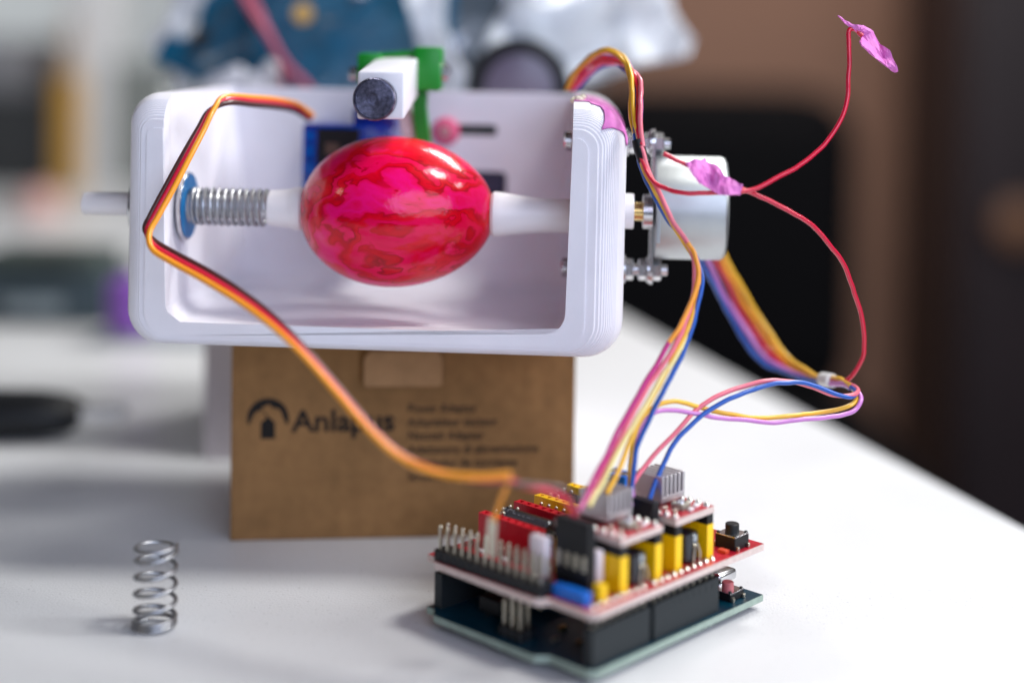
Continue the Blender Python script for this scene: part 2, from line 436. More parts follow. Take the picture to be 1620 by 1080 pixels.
def build_frame():
    rings = []                               # (y, g, gb)
    RF = 9.0
    g_of = lambda y: 1-math.sqrt(max(0, 1-(1-min(y, RF)/RF)**2))
    ys = [0.34*q for q in range(12)]
    rings.append((0.0, g_of(0.0)))
    for k in range(1, len(ys)):              # printed layers show as small bevelled steps where the edge rounds over
        ga, gb_ = g_of(ys[k-1]), g_of(ys[k]); w_ = min(0.034, 0.45*(ga-gb_))
        rings.append((ys[k], ga)); rings.append((ys[k]+0.002, gb_+w_)); rings.append((ys[k]+0.17, gb_))
    y = 4.4
    while y < RF: rings.append((y, g_of(y))); y += 0.7
    rings.append((RF, 0.0))
    YI = ED-TBK; RI = 9.0
    extra = [20, 40, YI-RI]+[YI-RI+RI*math.sin(R(a)) for a in (15, 30, 45, 60, 75, 85)]+[YI]
    rings += [(q, 0.0) for q in extra]
    def idelta(y):
        if y < 4.6: return 0.9
        if y < 5.2: return 0.0
        if y <= YI-RI: return 0.0
        t = (y-(YI-RI))/RI
        return RI*(1-math.sqrt(max(0, 1-t*t)))*0.8
    b = bmesh.new(); prev = None
    rings = sorted(set(rings+[(4.58, g_of(4.58)), (5.1, g_of(5.1))]))
    for (y, g) in rings:
        op = outer_path(g); ip = inner_path(idelta(y))
        ztop = op[0][1]
        # cavity walls reach up to the top edge
        ring_o = [b.verts.new((x, y, z)) for x, z in op]
        ring_i = [b.verts.new((x, y, z)) for x, z in ip]
        loop = ring_o+ring_i
        if prev is None:
            b.faces.new(loop)
        else:
            n = len(loop)
            for i in range(n):
                j = (i+1) % n
                b.faces.new((prev[i], prev[j], loop[j], loop[i]))
        prev = loop; no = len(ring_o)
    # back panel
    b.faces.new([prev[no-1]]+prev[no:]+[prev[0]])
    ro = prev[:no]
    for y, gb in ((ED-1.5, 0.0), (ED-0.4, 0.5), (ED, 1.4)):
        op = outer_path(0.0, gb); nr = [b.verts.new((x, y, z)) for x, z in op]
        for i in range(no):
            j = (i+1) % no
            b.faces.new((ro[i], ro[j], nr[j], nr[i]))
        ro = nr
    b.faces.new(ro)
    bmesh.ops.triangulate(b, faces=[f for f in b.faces if len(f.verts) > 4])
    bmesh.ops.recalc_face_normals(b, faces=b.faces)
    bmesh.ops.scale(b, vec=(S, S, S), verts=b.verts)
    me = bpy.data.meshes.new('frame'); b.to_mesh(me); b.free()
    me.materials.append(WHITE)
    o = bpy.data.objects.new('frame', me); col.objects.link(o); o.parent = machine
    return o
frame = build_frame()
def cut(o, cutter_mb):
    c = cutter_mb.build('cutter', WHITE, o.parent)
    md = o.modifiers.new('cut', 'BOOLEAN'); md.operation = 'DIFFERENCE'; md.object = c; md.solver = 'EXACT'
    dg = bpy.context.evaluated_depsgraph_get(); dg.update()
    me = bpy.data.meshes.new_from_object(o.evaluated_get(dg))
    o.modifiers.clear(); o.data = me; bpy.data.objects.remove(c)
def local(px, py, yl):
    """measured pixel on machine depth yl -> local (x, z) of the machine (tilt ignored)"""
    Y = BY+yl
    for _ in range(6):
        p = at(px, py, Y); dx = p.x-ex; dy = p.y-ey
        xl = dx*math.cos(TH)-dy*math.sin(TH); yy = dx*math.sin(TH)+dy*math.cos(TH)
        Y += (yl-yy)
    zl = (p.z-(EZ+EW*math.sin(tilt)*0.75))+xl*math.sin(tilt)
    return xl, zl
YB = ED-TBK
sx0, sz = local(700, 205, YB); sx1, _ = local(784, 205, YB)
hx0, hz0 = local(735, 312, YB); hx1, hz1 = local(800, 272, YB)
cb = MB().rbox(sx0, sx1, YB-3, ED+4, sz-1.7, sz+1.7, 1.0)
cb.rbox(hx0, hx1, YB-3, ED+4, hz0, hz1, 1.6)
cut(frame, cb)
MB().rbox(hx0+0.15, hx1-0.15, YB+2.2, ED-0.6, hz0+0.15, hz1-0.15, 1.4).build('cover_insert', mat('dark_blue_insert', (0.03, 0.03, 0.07), 0.5), machine)  # dark backing added so the hole does not show the lit box behind
MB().rbox(sx0+0.2, sx1-0.2, YB+2.0, ED-0.6, sz-1.55, sz+1.55, 0.9).build('slot_slider', mat('dark_slot_plastic', (0.02, 0.03, 0.03), 0.6), machine)  # dark plate added to stand for the darkness inside the slot
frame.data.set_sharp_from_angle(angle=R(14))
frame.data.polygons.foreach_set('use_smooth', [True]*len(frame.data.polygons))

YA = 17.5                                    # depth of the spindle axis
eggx, eggz = local(627.5, 334.5, YA)
def px2(px): return local(px, 334, YA)[0]
def axm(): return T(0, YA, eggz) @ AX_X      # lathe along +x through the axis
# spindle, washer, spring, cups
lx = TL
MB().lathe([(2.9, -15.8), (3.15, -15.4), (3.15, px2(440)), (2.8, px2(440))], 32, axm()).build('spindle', WHITE2, machine, True)
n1 = MB().lathe([(7.6, -1.6), (8.2, -1.2), (8.2, -0.3), (8.0, 0.4)], 40, axm()); n1.build('end_ring', STEEL, machine, True)
w = MB().lathe([(9.0, lx+0.9), (9.2, lx+1.1), (9.2, lx+1.9), (9.0, lx+2.1)], 48, axm()).build('washer', STEEL, machine, True)
MB().lathe([(8.6, lx+2.1), (8.6, lx+2.35), (4.6, lx+2.35), (4.6, lx+2.1)], 48, axm(), False).build('washer_face', BLUE_W, w, True)
x0, x1 = lx+2.4, px2(426); turns = 11.5; sp = []
ends = 1.3
for i in range(int(turns*26)+1):
    t = i/(turns*26); k = t*turns
    if k < ends: xx = x0+0.75+k*1.35
    elif k > turns-0.6: xx = x1-0.7-(turns-k)*1.6
    else: xx = x0+0.75+ends*1.35+(k-ends)/(turns-0.6-ends)*(x1-0.7-0.96-(x0+0.75+ends*1.35))
    a = 2*math.pi*k
    sp.append((xx, YA+4.6*math.cos(a), eggz+4.6*math.sin(a)))
MB().tube(sp, 0.60, 10).build('compression_spring', SPRINGW, machine, True)
e0, e1 = px2(474.5), px2(780.5)              # egg ends
c0 = px2(424)
MB().lathe([(4.3, c0), (4.7, c0+0.3), (5.2, e0-3.6), (5.45, e0-2.2), (5.8, e0-1.6), (5.8, e0+0.2), (5.3, e0+0.9), (3.5, e0+1.1)], 40, axm()).build('holding_cup', WHITE2, machine, True)
c1 = EW-TR+2
MB().lathe([(3.5, e1-1.1), (5.4, e1-0.9), (6.0, e1-0.1), (6.0, e1+1.0), (5.9, e1+1.8), (5.3, e1+6), (4.7, e1+11), (4.5, e1+15), (4.5, c1)], 40, axm()).build('holding_cup', WHITE2, machine, True)

# pen lift: white arm with a thumb screw, green yoke
YK = 4.0
kx, kz = local(590, 157, YK)
arm_back = 40.0
bx0, bz0 = local(653, 112, arm_back)
arm = MB()
def quadring(cx, cz, y, wx, wz, lean):
    return [(cx-wx, y, cz-wz+lean), (cx+wx, y, cz-wz-lean), (cx+wx, y, cz+wz-lean), (cx-wx, y, cz+wz+lean)]
r0 = quadring(kx+1.2, kz+0.9, YK+2.4, 6.2, 6.3, -0.1); r1 = quadring(local(626, 122, arm_back)[0], local(626, 122, arm_back)[1], arm_back, 6.0, 5.6, -0.3)
arm.add(r0+r1, [(3, 2, 1, 0), (4, 5, 6, 7), (0, 1, 5, 4), (1, 2, 6, 5), (2, 3, 7, 6), (3, 0, 4, 7)])
bmm = arm.bm(); bmesh.ops.bevel(bmm, geom=list(bmm.edges), offset=0.7, segments=3, profile=0.5, affect='EDGES')
arm = MB().take(bmm).build('pen_arm', WHITE, machine, True)
kn = MB(); nk = 72; prof = [(3.0, 2.2), (5.2, 2.2), (5.65, 1.9), (5.65, -1.6), (5.35, -2.0), (5.0, -2.05), (4.9, -1.75), (2.1, -1.7), (2.0, -1.9), (1.4, -1.9), (1.3, -1.2), (0.2, -1.2)]
v = []; f = []
for q, (r_, h_) in enumerate(prof):
    for i in range(nk*2):
        a = math.pi*i/nk; rr = r_*(0.968 if (i % 2 and r_ > 5.3) else 1.0)
        v.append((kx+rr*math.cos(a), YK+h_, kz+rr*math.sin(a)))
for k in range(len(prof)-1):
    for i in range(nk*2):
        j = (i+1) % (nk*2); f.append((k*nk*2+i, k*nk*2+j, (k+1)*nk*2+j, (k+1)*nk*2+i))
f.append(tuple((len(prof)-1)*nk*2+i for i in range(nk*2)))
kn.add(v, f)
def rings_material():
    m = mat('turned_steel', (0.13, 0.13, 0.19), 0.30, 1.0, noise_amt=0.5, noise_scale=900)
    nt = m.node_tree; b = nt.nodes['Principled BSDF']
    tc = nt.nodes.new('ShaderNodeTexCoord'); mp = nt.nodes.new('ShaderNodeMapping')
    mp.inputs['Location'].default_value = (-kx*S, 0, -kz*S)
    wv = nt.nodes.new('ShaderNodeTexWave'); wv.wave_type = 'RINGS'; wv.rings_direction = 'Y'
    wv.inputs['Scale'].default_value = 640; wv.inputs['Distortion'].default_value = 5.0; wv.inputs['Detail'].default_value = 5; wv.inputs['Detail Scale'].default_value = 3.0
    bp = nt.nodes.new('ShaderNodeBump'); bp.inputs['Strength'].default_value = 0.35; bp.inputs['Distance'].default_value = 0.0001
    nt.links.new(tc.outputs['Object'], mp.inputs['Vector']); nt.links.new(mp.outputs['Vector'], wv.inputs['Vector'])
    nt.links.new(wv.outputs['Fac'], bp.inputs['Height']); nt.links.new(bp.outputs['Normal'], b.inputs['Normal'])
    return m
kn.build('thumb_screw', rings_material(), arm, True, angle=25)

YG = 41.0
def gl(px, py, y=YG): return local(px, py, y)
yoke = MB()
xl0, zl1 = gl(566, 84); xl1, zl0 = gl(603, 134); 
yoke.rbox(xl0, xl1, YG-5, YG+5, zl0, zl1, 0.9)
xr0, zr1 = gl(655, 74); xr1, zr0 = gl(696, 144)
yoke_r = MB().rbox(xr0, xr1, YG-5, YG+5, zr0, zr1, 0.9)
bar = MB(); za, zb_ = gl(585, 84)[1], gl(585, 97)[1]; zc, zd = gl(675, 76)[1], gl(675, 90)[1]
bar.add([(xl0+3, YG-1, zb_), (xr0+3, YG-1, zd), (xr0+3, YG+4.6, zd), (xl0+3, YG+4.6, zb_), (xl0+3, YG-1, za-0.2), (xr0+3, YG-1, zc-0.2), (xr0+3, YG+4.6, zc-0.2), (xl0+3, YG+4.6, za-0.2)],
        [(3, 2, 1, 0), (4, 5, 6, 7), (0, 1, 5, 4), (1, 2, 6, 5), (2, 3, 7, 6), (3, 0, 4, 7)])
yk = yoke.build('yoke', GREEN, machine, True)
yoke_r.build('yoke_ear', GREEN, yk, True)
bar.build('yoke_bar', GREEN, yk)
lv = MB(); p0 = gl(662, 140); p1 = gl(661, 170); p2 = gl(667, 222); p3 = gl(668, 300)
hw = 1.9
for (a, c) in ((p0, p1), (p1, p2), (p2, p3)):
    lv.add([(a[0]-hw, YG-1, a[1]), (a[0]+hw, YG-1, a[1]), (c[0]+hw, YG-1, c[1]), (c[0]-hw, YG-1, c[1]),
            (a[0]-hw, YG+4, a[1]), (a[0]+hw, YG+4, a[1]), (c[0]+hw, YG+4, c[1]), (c[0]-hw, YG+4, c[1])],
           [(0, 1, 2, 3), (7, 6, 5, 4), (0, 4, 5, 1), (2, 6, 7, 3), (1, 5, 6, 2), (0, 3, 7, 4)])
lv.build('yoke_lever', GREEN, yk)
bz = gl(556, 118)
MB().lathe([(1.4, bz[0]-1.2), (2.2, bz[0]-0.8), (2.2, bz[0]+1.0), (1.2, bz[0]+1.0), (1.2, bz[0]+27), ], 24, T(0, YG, bz[1]) @ AX_X).build('pivot_bolt', STEEL, machine, True)
nz = gl(694, 112)
MB().lathe([(2.4, xr1-0.1), (2.4, xr1+1.4), (1.3, xr1+1.4), (1.3, xr1+2.4)], 6, T(0, YG, nz[1]) @ AX_X).build('pivot_nut', STEEL, machine)
# white linkage behind the thumb screw
lk = MB(); q = [gl(628, 158, 46), gl(640, 180, 46), gl(650, 222, 46), gl(655, 300, 46)]
lk.tube([(a, 46, c) for a, c in q], [1.9, 2.5, 2.8, 2.6], 14); lk.build('linkage', WHITE2, machine, True)

# servo
YS = 50.0
s0x, s1z = local(476, 196, YS); s1x, s0z = local(622, 330, YS)
servo = MB().rbox(s0x, s1x-1.5, YS, YB-0.2, s0z, s1z, 0.9, 3).build('servo', BLUE_T, machine, True)
tx0, tz1 = local(556, 172, YS+2); tx1, tz0 = local(622, 200, YS+2)
MB().rbox(tx0, tx1, YS+2, YB-2, tz0-1, tz1, 0.6).build('gearbox_cap', BLUE_T, servo, True)
d0x, d1z = local(500, 203, YS); d1x, d0z = local(566, 262, YS)
MB().rbox(d0x, d1x, YS-0.25, YS+1, d0z, d1z, 0.2).build('label_sticker', BLACK, servo)
MB().rbox(s0x+0.6, d0x-0.6, YS-0.3, YS+1, s0z+2, s1z-2.2, 0.25).build('case_panel', mat('blue_servo_panel', (0.0, 0.09, 0.42), 0.15, coat=0.6), servo)
PANEL = MATS['blue_servo_panel']
MB().rbox(d0x-0.2, d1x+0.3, YS-0.35, YS+0.6, d1z+0.5, s1z-0.6, 0.2).build('case_rib', PANEL, servo)
for q in range(3): MB().rbox(s0x+1.0, d0x-1.2, YS-0.55, YS, s1z-6.0-q*5.0, s1z-4.6-q*5.0, 0.2).build('case_rib', BLUE_T, servo)
MB().rbox(d0x+2.4, d0x+6.4, YS-0.32, YS, d0z+3, d0z+6.4, .1).build('sticker_print', mat('brown_print', (0.08, 0.045, 0.03), .5), servo)
# pink silicone pad with bolt in the back slot
pxx, pzz = local(703, 208, YB)
pd = MB().lathe([(3.9, 0), (4.3, -0.6), (4.1, -1.6), (3.2, -2.2), (1.7, -2.3)], 36, T(pxx, YB-0.05, pzz) @ AX_Y).build('slot_pad', PINKSIL, machine, True)
MB().lathe([(1.6, 0.0), (1.6, -2.9), (0.9, -2.9), (0.8, -2.0)], 6, T(pxx, YB-0.05, pzz) @ AX_Y).build('bolt', STEEL, pd)

# motor on the right wall
MX = EW
fx = local(1029, 330, YA+8)[0]               # mounting plate
mx1 = local(1146, 330, YA+8)[0]
mz = local(1088, 328, YA+8)[1]
MY = YA+7.5; MR = 14.0
motor = MB().lathe([(13.4, fx+0.6), (MR, fx+0.9), (MR, mx1-1.6), (13.6, mx1-0.7), (12.7, mx1-0.1), (8, mx1+0.1)], 64, T(0, MY, mz) @ AX_X).build('motor_can', ZINC, machine, True)
pl = MB()
a0 = 17.5
outline = []
for i in range(9): a = R(-90-50+100*i/8); outline.append((a0*-1+0, 0)) if False else None
def capsule(r, half, n=10):
    return [(half+r*math.cos(R(-90+180*i/n)), r*math.sin(R(-90+180*i/n))) for i in range(n+1)] + \
           [(-half+r*math.cos(R(90+180*i/n)), r*math.sin(R(90+180*i/n))) for i in range(n+1)]
MPL = Matrix(((0, 0, 1, 0), (0, 1, 0, MY), (1, 0, 0, mz), (0, 0, 0, 1)))   # local xy -> z,y ; z -> x
pl.prism(capsule(3.6, 17.5), fx-0.2, fx+0.55, MPL); pl.build('mounting_plate', STEEL, motor)
ry = YA
MB().lathe([(4.7, EW-0.5), (4.7, EW+2.2), (4.5, EW+2.5)], 40, T(0, ry, mz-0.6) @ AX_X).build('shaft_hub', WHITE2, motor, True)
MB().lathe([(2.45, EW+1.5), (2.45, fx-2.6)], 28, T(0, ry, mz-0.6) @ AX_X).build('motor_shaft', BRASS, motor, True)
MB().lathe([(4.5, fx-2.6), (4.5, fx-0.2)], 32, T(0, ry, mz-0.6) @ AX_X).build('shaft_boss', STEEL, motor, True)
MB().rbox(fx+0.7, fx+1.8, MY-MR-0.4, MY-MR+6, mz-8.2, mz+4.5, 0.25).build('case_tab', ZINC, motor)
for sgn in (1, -1):
    M = T(0, MY, mz+sgn*17.2) @ AX_X
    bo = MB().lathe([(1.45, EW-TR-2.6), (1.45, fx+4.6)], 20, M).build('bolt', STEEL, machine, True)
    for nm, xa, xb, rad in (('bolt_head', EW-TR-2.5, EW-TR-0.05, 2.7), ('nut', EW+0.9, EW+3.0, 2.9), ('nut', fx-3.2, fx-0.9, 2.9), ('nut', fx+0.6, fx+2.9, 2.9)):
        MB().lathe([(rad*0.9, xa), (rad, xa+0.3), (rad, xb-0.3), (rad*0.9, xb)], 6 if nm == 'nut' else 24, M).build(nm, STEEL, bo)
    MB().lathe([(3.7, EW+0.05), (3.7, EW+0.85)], 28, M).build('washer', STEEL, bo, True)
    MB().lathe([(3.5, fx-0.85), (3.5, fx-0.25)], 28, M).build('washer', STEEL, bo, True)

# pink tape patch over the top right corner
def tape_patch():
    b = bmesh.new(); rows = []
    g_of = lambda y: 1-math.sqrt(max(0, 1-(1-min(y, 9.0)/9.0)**2))
    n = 26
    def samp(y, t):
        path = list(reversed(outer_path(g_of(y))[-10:]))
        L_ = [0.0]
        for i in range(1, len(path)): L_.append(L_[-1]+math.dist(path[i], path[i-1]))
        d = t*L_[-1]
        for i in range(1, len(path)):
            if d <= L_[i] or i == len(path)-1:
                k = (d-L_[i-1])/max(1e-6, L_[i]-L_[i-1]); return (path[i-1][0]+(path[i][0]-path[i-1][0])*k, path[i-1][1]+(path[i][1]-path[i-1][1])*k)
    for i in range(n+1):
        t = i/n; row = []
        front = 6.5-(5.6*max(0, 1-abs(t-0.60)/0.26))+(2.5 if t < 0.2 else 0)
        for j in range(15):
            y = front+(46-front)*(j/14)**1.6
            x, z = samp(y, t)
            h = 0.16+0.30*(noise.noise(Vector((x*0.6, y*0.35, z*0.6)))+0.5)
            d = Vector((x-(EW-12), z-(EH-14))).normalized()
            row.append(b.verts.new(((x+d.x*h)*S, (y-0.25 if y < 8 else y)*S, (z+d.y*h)*S)))
        rows.append(row)
    for i in range(n):
        for j in range(14): b.faces.new((rows[i][j], rows[i+1][j], rows[i+1][j+1], rows[i][j+1]))
    bmesh.ops.recalc_face_normals(b, faces=b.faces)
    bmesh.ops.solidify(b, geom=list(b.faces), thickness=0.10*S)
    me = bpy.data.meshes.new('tape_patch'); b.to_mesh(me); b.free(); me.materials.append(PINKTAPE)
    me.polygons.foreach_set('use_smooth', [True]*len(me.polygons))
    o = bpy.data.objects.new('tape_patch', me); col.objects.link(o); o.parent = machine
tape_patch()
gx, gz = local(903, 145, 16)
gb = MB()
for q in range(7):
    gb.lathe([(0.05, -0.9), (0.7, -0.6), (0.95, 0), (0.7, 0.6), (0.05, 0.9)], 10, T(EW-TR+0.3+q*0.42-0.5, 16+random.uniform(-3, 3), EH+0.5+random.uniform(-0.6, 0.7)), False)
gb.build('glue_blob', mat('clear_glue', (0.85, 0.8, 0.62), 0.12, coat=1.0), machine, True)

# ================================================================ THE EGG
# surface of revolution about the spindle axis, blunter towards the left
def egg_obj():
    Lh = (e1-e0)/2; cx = (e0+e1)/2; prof = []
    n = 56
    for i in range(n+1):
        a = math.pi*i/n; u = -math.cos(a)
        r = 20.15*math.sin(a)**0.98*(1-0.055*u-0.01*u*u)
        prof.append((max(r, 0.02), cx+u*Lh))
    mb = MB().lathe(prof, 96, T(0, YA, eggz) @ AX_X, True)
    # move to its own centre
    mw = Matrix.Translation(Vector((ex, ey, EZ+EW*math.sin(tilt)*0.75))) @ machine.rotation_euler.to_matrix().to_4x4()
    mb.v = [tuple(Vector(p)-Vector((cx, YA, eggz))) for p in mb.v]
    o = mb.build('egg', egg_material(), None, True)
    o.location = (mw @ Vector((cx, YA, eggz)))*S; o.rotation_euler = machine.rotation_euler
    return o
egg = tag(egg_obj(), 'glossy marbled red and pink egg clamped between two white cups', 'egg')

# ================================================================ BROWN CARTON
CX, CY_, CYAW = -78.0, 408.0, R(5.6)
CW, CD, CHH = 98.0, 47.0, EZ-0.2
carton = thing('cardboard_box', 'brown cardboard carton with black printing under the white machine', 'box', (CX, CY_, 0), (0, 0, CYAW))
tk = 1.3
fp = MB().box(0, CW, 0, tk, 0.0, 56.2)
front = fp.build('front_panel', CARD, carton)
md = front.modifiers.new('b', 'BEVEL'); md.width = 0.0005; md.segments = 2
for nm, bx in (('side_panel', (0.0, tk, tk+0.05, CD-tk-0.05, 0, CHH-tk-0.1)), ('side_panel', (CW-tk, CW, tk+0.05, CD-tk-0.05, 0, CHH-tk-0.1)), ('back_panel', (0, CW, CD-tk, CD, 0, CHH-tk-0.1)), ('bottom_panel', (tk+.1, CW-tk-.1, tk+.1, CD-tk-.1, 0.1, 0.1+tk)), ('lid_panel', (0.2, CW-0.2, 2.2, CD, CHH-tk, CHH))):
    o = MB().box(*bx).build(nm, CARD, carton)
    md = o.modifiers.new('b', 'BEVEL'); md.width = 0.0004; md.segments = 2
# inner dust flap, the shade under the lid put into its colour
MB().box(4, CW-4, 2.4, 3.4, 40, CHH-tk-0.3).build('dust_flap', CARD_SHADE, carton)
# tuck tab over the front
def cl(px, py):
    Y = CY_+3
    for _ in range(6):
        p = at(px, py, Y); dx, dy = p.x-CX, p.y-CY_
        xl = dx*math.cos(CYAW)+dy*math.sin(CYAW); yl = -dx*math.sin(CYAW)+dy*math.cos(CYAW); Y -= yl*1.0
    return xl, p.z
tx0, tz0 = cl(575, 610); tx1, _ = cl(699, 610); _, tz1 = cl(637, 553)
poly = []
r = 3.2
for cxx, czz, a0_ in ((tx1-r, tz1-r, 0), (tx0+r, tz1-r, 90)):
    for i in range(7): a = R(a0_+15*i); poly.append((cxx+r*math.cos(a), czz+r*math.sin(a)))
r2 = 1.2
for cxx, czz, a0_ in ((tx0+r2, tz0+r2, 180), (tx1-r2, tz0+r2, 270)):
    for i in range(5): a = R(a0_+22.5*i); poly.append((cxx+r2*math.cos(a), czz+r2*math.sin(a)))
MXZ = Matrix(((1, 0, 0, 0), (0, 0, 1, 0), (0, 1, 0, 0), (0, 0, 0, 1)))     # polygon xy -> xz, extrude y
MB().box(tx0-1.4, tx1-6, -0.03, 0.2, tz1-9, 55.6).build('tab_slot', CARD_SHADE, carton)  # flat dark strip standing in for the shaded cut behind the tab
tab = MB().prism(poly, -2.1, -0.5, MXZ).build('tuck_tab', mat('brown_cardboard_tab', (0.37, 0.21, 0.10), 0.85, noise_amt=0.10, noise_scale=260, bump=0.35, bump_scale=800, spec=0.2), carton)
md = tab.modifiers.new('b', 'BEVEL'); md.width = 0.0003; md.segments = 2
# printing on the front (its own flat ink)
ROTF = (R(90), 0, 0)
lx0, lz0 = cl(391, 692); lx1, lz1 = cl(457, 626)
text_mesh('brand_lettering', 'Anlapus', 8.6, INK, front, (cl(462, 680)[0], -0.06, cl(462, 682)[1]), ROTF, width=cl(626, 680)[0]-cl(462, 680)[0], bold=0.22)
lines = [('Power Adaptor', 754), ('Adaptateur secteur', 788), ('Netzteil Adapter', 765), ('Adattatore di alimentazione', 852), ('Adaptador de corriente', 818), ('Stroomadapter', 745)]
for i, (t_, xr) in enumerate(lines):
    y_ = 652+i*21.6-(0 if i < 3 else 0)
    text_mesh('printed_line', t_, 3.3, INK, front, (cl(645, y_)[0], -0.06, cl(645, y_)[1]), ROTF, width=cl(xr, y_)[0]-cl(645, y_)[0], bold=0.05)
# round emblem: dark crescent with a bite and a bucket hung on an arm
em = MB(); ecx, ecz = cl(424, 662); er = (cl(457, 662)[0]-cl(391, 662)[0])/2
def flat(poly): em.add([(x, -0.06, z) for x, z in poly], [tuple(range(len(poly)))])
outer = [(ecx+er*math.cos(R(-15+210*i/28)), ecz+er*math.sin(R(-15+210*i/28))) for i in range(29)]
inner = [(0.86, -0.30), (0.78, -0.05), (0.70, 0.08), (0.64, 0.34), (0.50, 0.48), (0.30, 0.50), (0.16, 0.56), (0.02, 0.72), (-0.10, 0.62), (-0.26, 0.56), (-0.34, 0.40), (-0.52, 0.36), (-0.66, 0.26), (-0.72, 0.10), (-0.82, -0.06), (-0.88, -0.30)]
full = []
m_ = len(inner)
for i in range(28):
    k0 = i*(m_-1)/28; k1 = (i+1)*(m_-1)/28
    def ip(k):
        a = int(min(k, m_-2)); t = k-a; return (ecx+er*(inner[a][0]*(1-t)+inner[a+1][0]*t), ecz+er*(inner[a][1]*(1-t)+inner[a+1][1]*t))
    flat([outer[i], outer[i+1], ip(k1), ip(k0)])
E_ = lambda x, z: (ecx+er*x, ecz+er*z)
flat([E_(-0.34, 0.44), E_(-0.26, 0.40), E_(0.10, 0.02), E_(0.02, -0.02)])
flat([E_(-0.34, -0.98), E_(0.34, -0.98), E_(0.34, -0.20), E_(0.22, -0.08), E_(0.08, 0.06), E_(-0.06, 0.06), E_(-0.22, -0.08), E_(-0.34, -0.20)])
em.build('emblem', INK, front)

# ================================================================ CONTROLLER BOARD AND SHIELD
UX, UY, UA = 19.6, 315.6, 0.81
BO = [(66.04, 53.34), (66.04, 0), (1.524, 0), (0, 1.524), (0, 12.954), (-2.54, 15.494), (-2.54, 48.26), (0, 50.8), (0, 53.34)]
def pcb(name, z0, z1, top, edge, parent, outline=BO):
    core = MB().prism(outline, z0, z1).build(name, edge, parent)
    cx = sum(p[0] for p in outline)/len(outline); cy = sum(p[1] for p in outline)/len(outline)
    ins = []
    for x, y in outline:
        d = Vector((cx-x, cy-y)).normalized()*0.12; ins.append((x+d.x, y+d.y))
    MB().prism(ins, z1+0.005, z1+0.05).build('solder_mask', top, core)
    MB().prism(ins, z0-0.05, z0-0.005).build('solder_mask', top, core)
    return core
uno = thing('microcontroller_board', 'teal microcontroller board on the table, plugged under the red shield', 'circuit board', (UX, UY, 0), (0, 0, UA))
ZB = 2.0
ucore = pcb('board', ZB, ZB+1.6, TEAL_PCB, TEAL_EDGE, uno)
sj = MB()
def pins_uv():
    for i in range(8): yield (2.54+i*2.54, 2.54)
    for i in range(10): yield (24.4+i*2.54, 2.54)
    for i in range(6): yield (2.54+i*2.54, 50.8)
    for i in range(8): yield (20.4+i*2.54, 50.8)
for (u, v_) in pins_uv():
    sj.lathe([(0.9, ZB-0.05), (0.45, ZB-1.1), (0.3, ZB-1.96)], 8, T(u, v_, 0))
sj.build('solder_joints', SOLDER, uno, kind='stuff')
def female_strip(n, material, parent, u0, v0, z, along='u', h=8.5, name='socket_strip'):
    """n-way female header with tapered square holes on top; starts at u0,v0 (first pin centre)"""
    mb = MB(); p = 2.54; L_ = n*p
    wdt = 1.25
    def P(a, b_, c): return (a, b_, c) if along == 'u' else (b_, a, c)
    for i in range(n):
        a0_, a1_ = i*p-1.27, i*p+1.27
        o_ = [P(a0_, -wdt, h), P(a1_, -wdt, h), P(a1_, wdt, h), P(a0_, wdt, h)]
        c_ = [P(i*p-.75, -.75, h), P(i*p+.75, -.75, h), P(i*p+.75, .75, h), P(i*p-.75, .75, h)]
        d_ = [P(i*p-.38, -.38, h-1.3), P(i*p+.38, -.38, h-1.3), P(i*p+.38, .38, h-1.3), P(i*p-.38, .38, h-1.3)]
        k = [(j, (j+1) % 4, 4+(j+1) % 4, 4+j) for j in range(4)]+[(4+j, 4+(j+1) % 4, 8+(j+1) % 4, 8+j) for j in range(4)]+[(8, 9, 10, 11)]
        mb.add(o_+c_+d_, k)
        for sgn in (-1, 1):
            mb.add([P(a0_, sgn*wdt, 0), P(a1_, sgn*wdt, 0), P(a1_, sgn*wdt, h), P(a0_, sgn*wdt, h)], [(0, 1, 2, 3)])
            if i < n-1:                      # small moulding slot between ways
                mb.box(*((a1_-.25, a1_+.25, sgn*wdt-.02 if sgn > 0 else -wdt-.06, sgn*wdt+.06 if sgn > 0 else -wdt+.02, h-2.2, h-0.4) if along == 'u' else (sgn*wdt-.02 if sgn > 0 else -wdt-.06, sgn*wdt+.06 if sgn > 0 else -wdt+.02, a1_-.25, a1_+.25, h-2.2, h-0.4)))
    for a in (-1.27, (n-1)*p+1.27):
        mb.add([P(a, -wdt, 0), P(a, wdt, 0), P(a, wdt, h), P(a, -wdt, h)], [(0, 1, 2, 3)])
    return mb.build(name, material, parent, loc=(u0, v0, z))
female_strip(8, DARKGREY, uno, 2.54, 2.54, ZB+1.66)
female_strip(10, DARKGREY, uno, 24.4, 2.54, ZB+1.66)
female_strip(6, DARKGREY, uno, 2.54, 50.8, ZB+1.66)
female_strip(8, DARKGREY, uno, 20.4, 50.8, ZB+1.66)
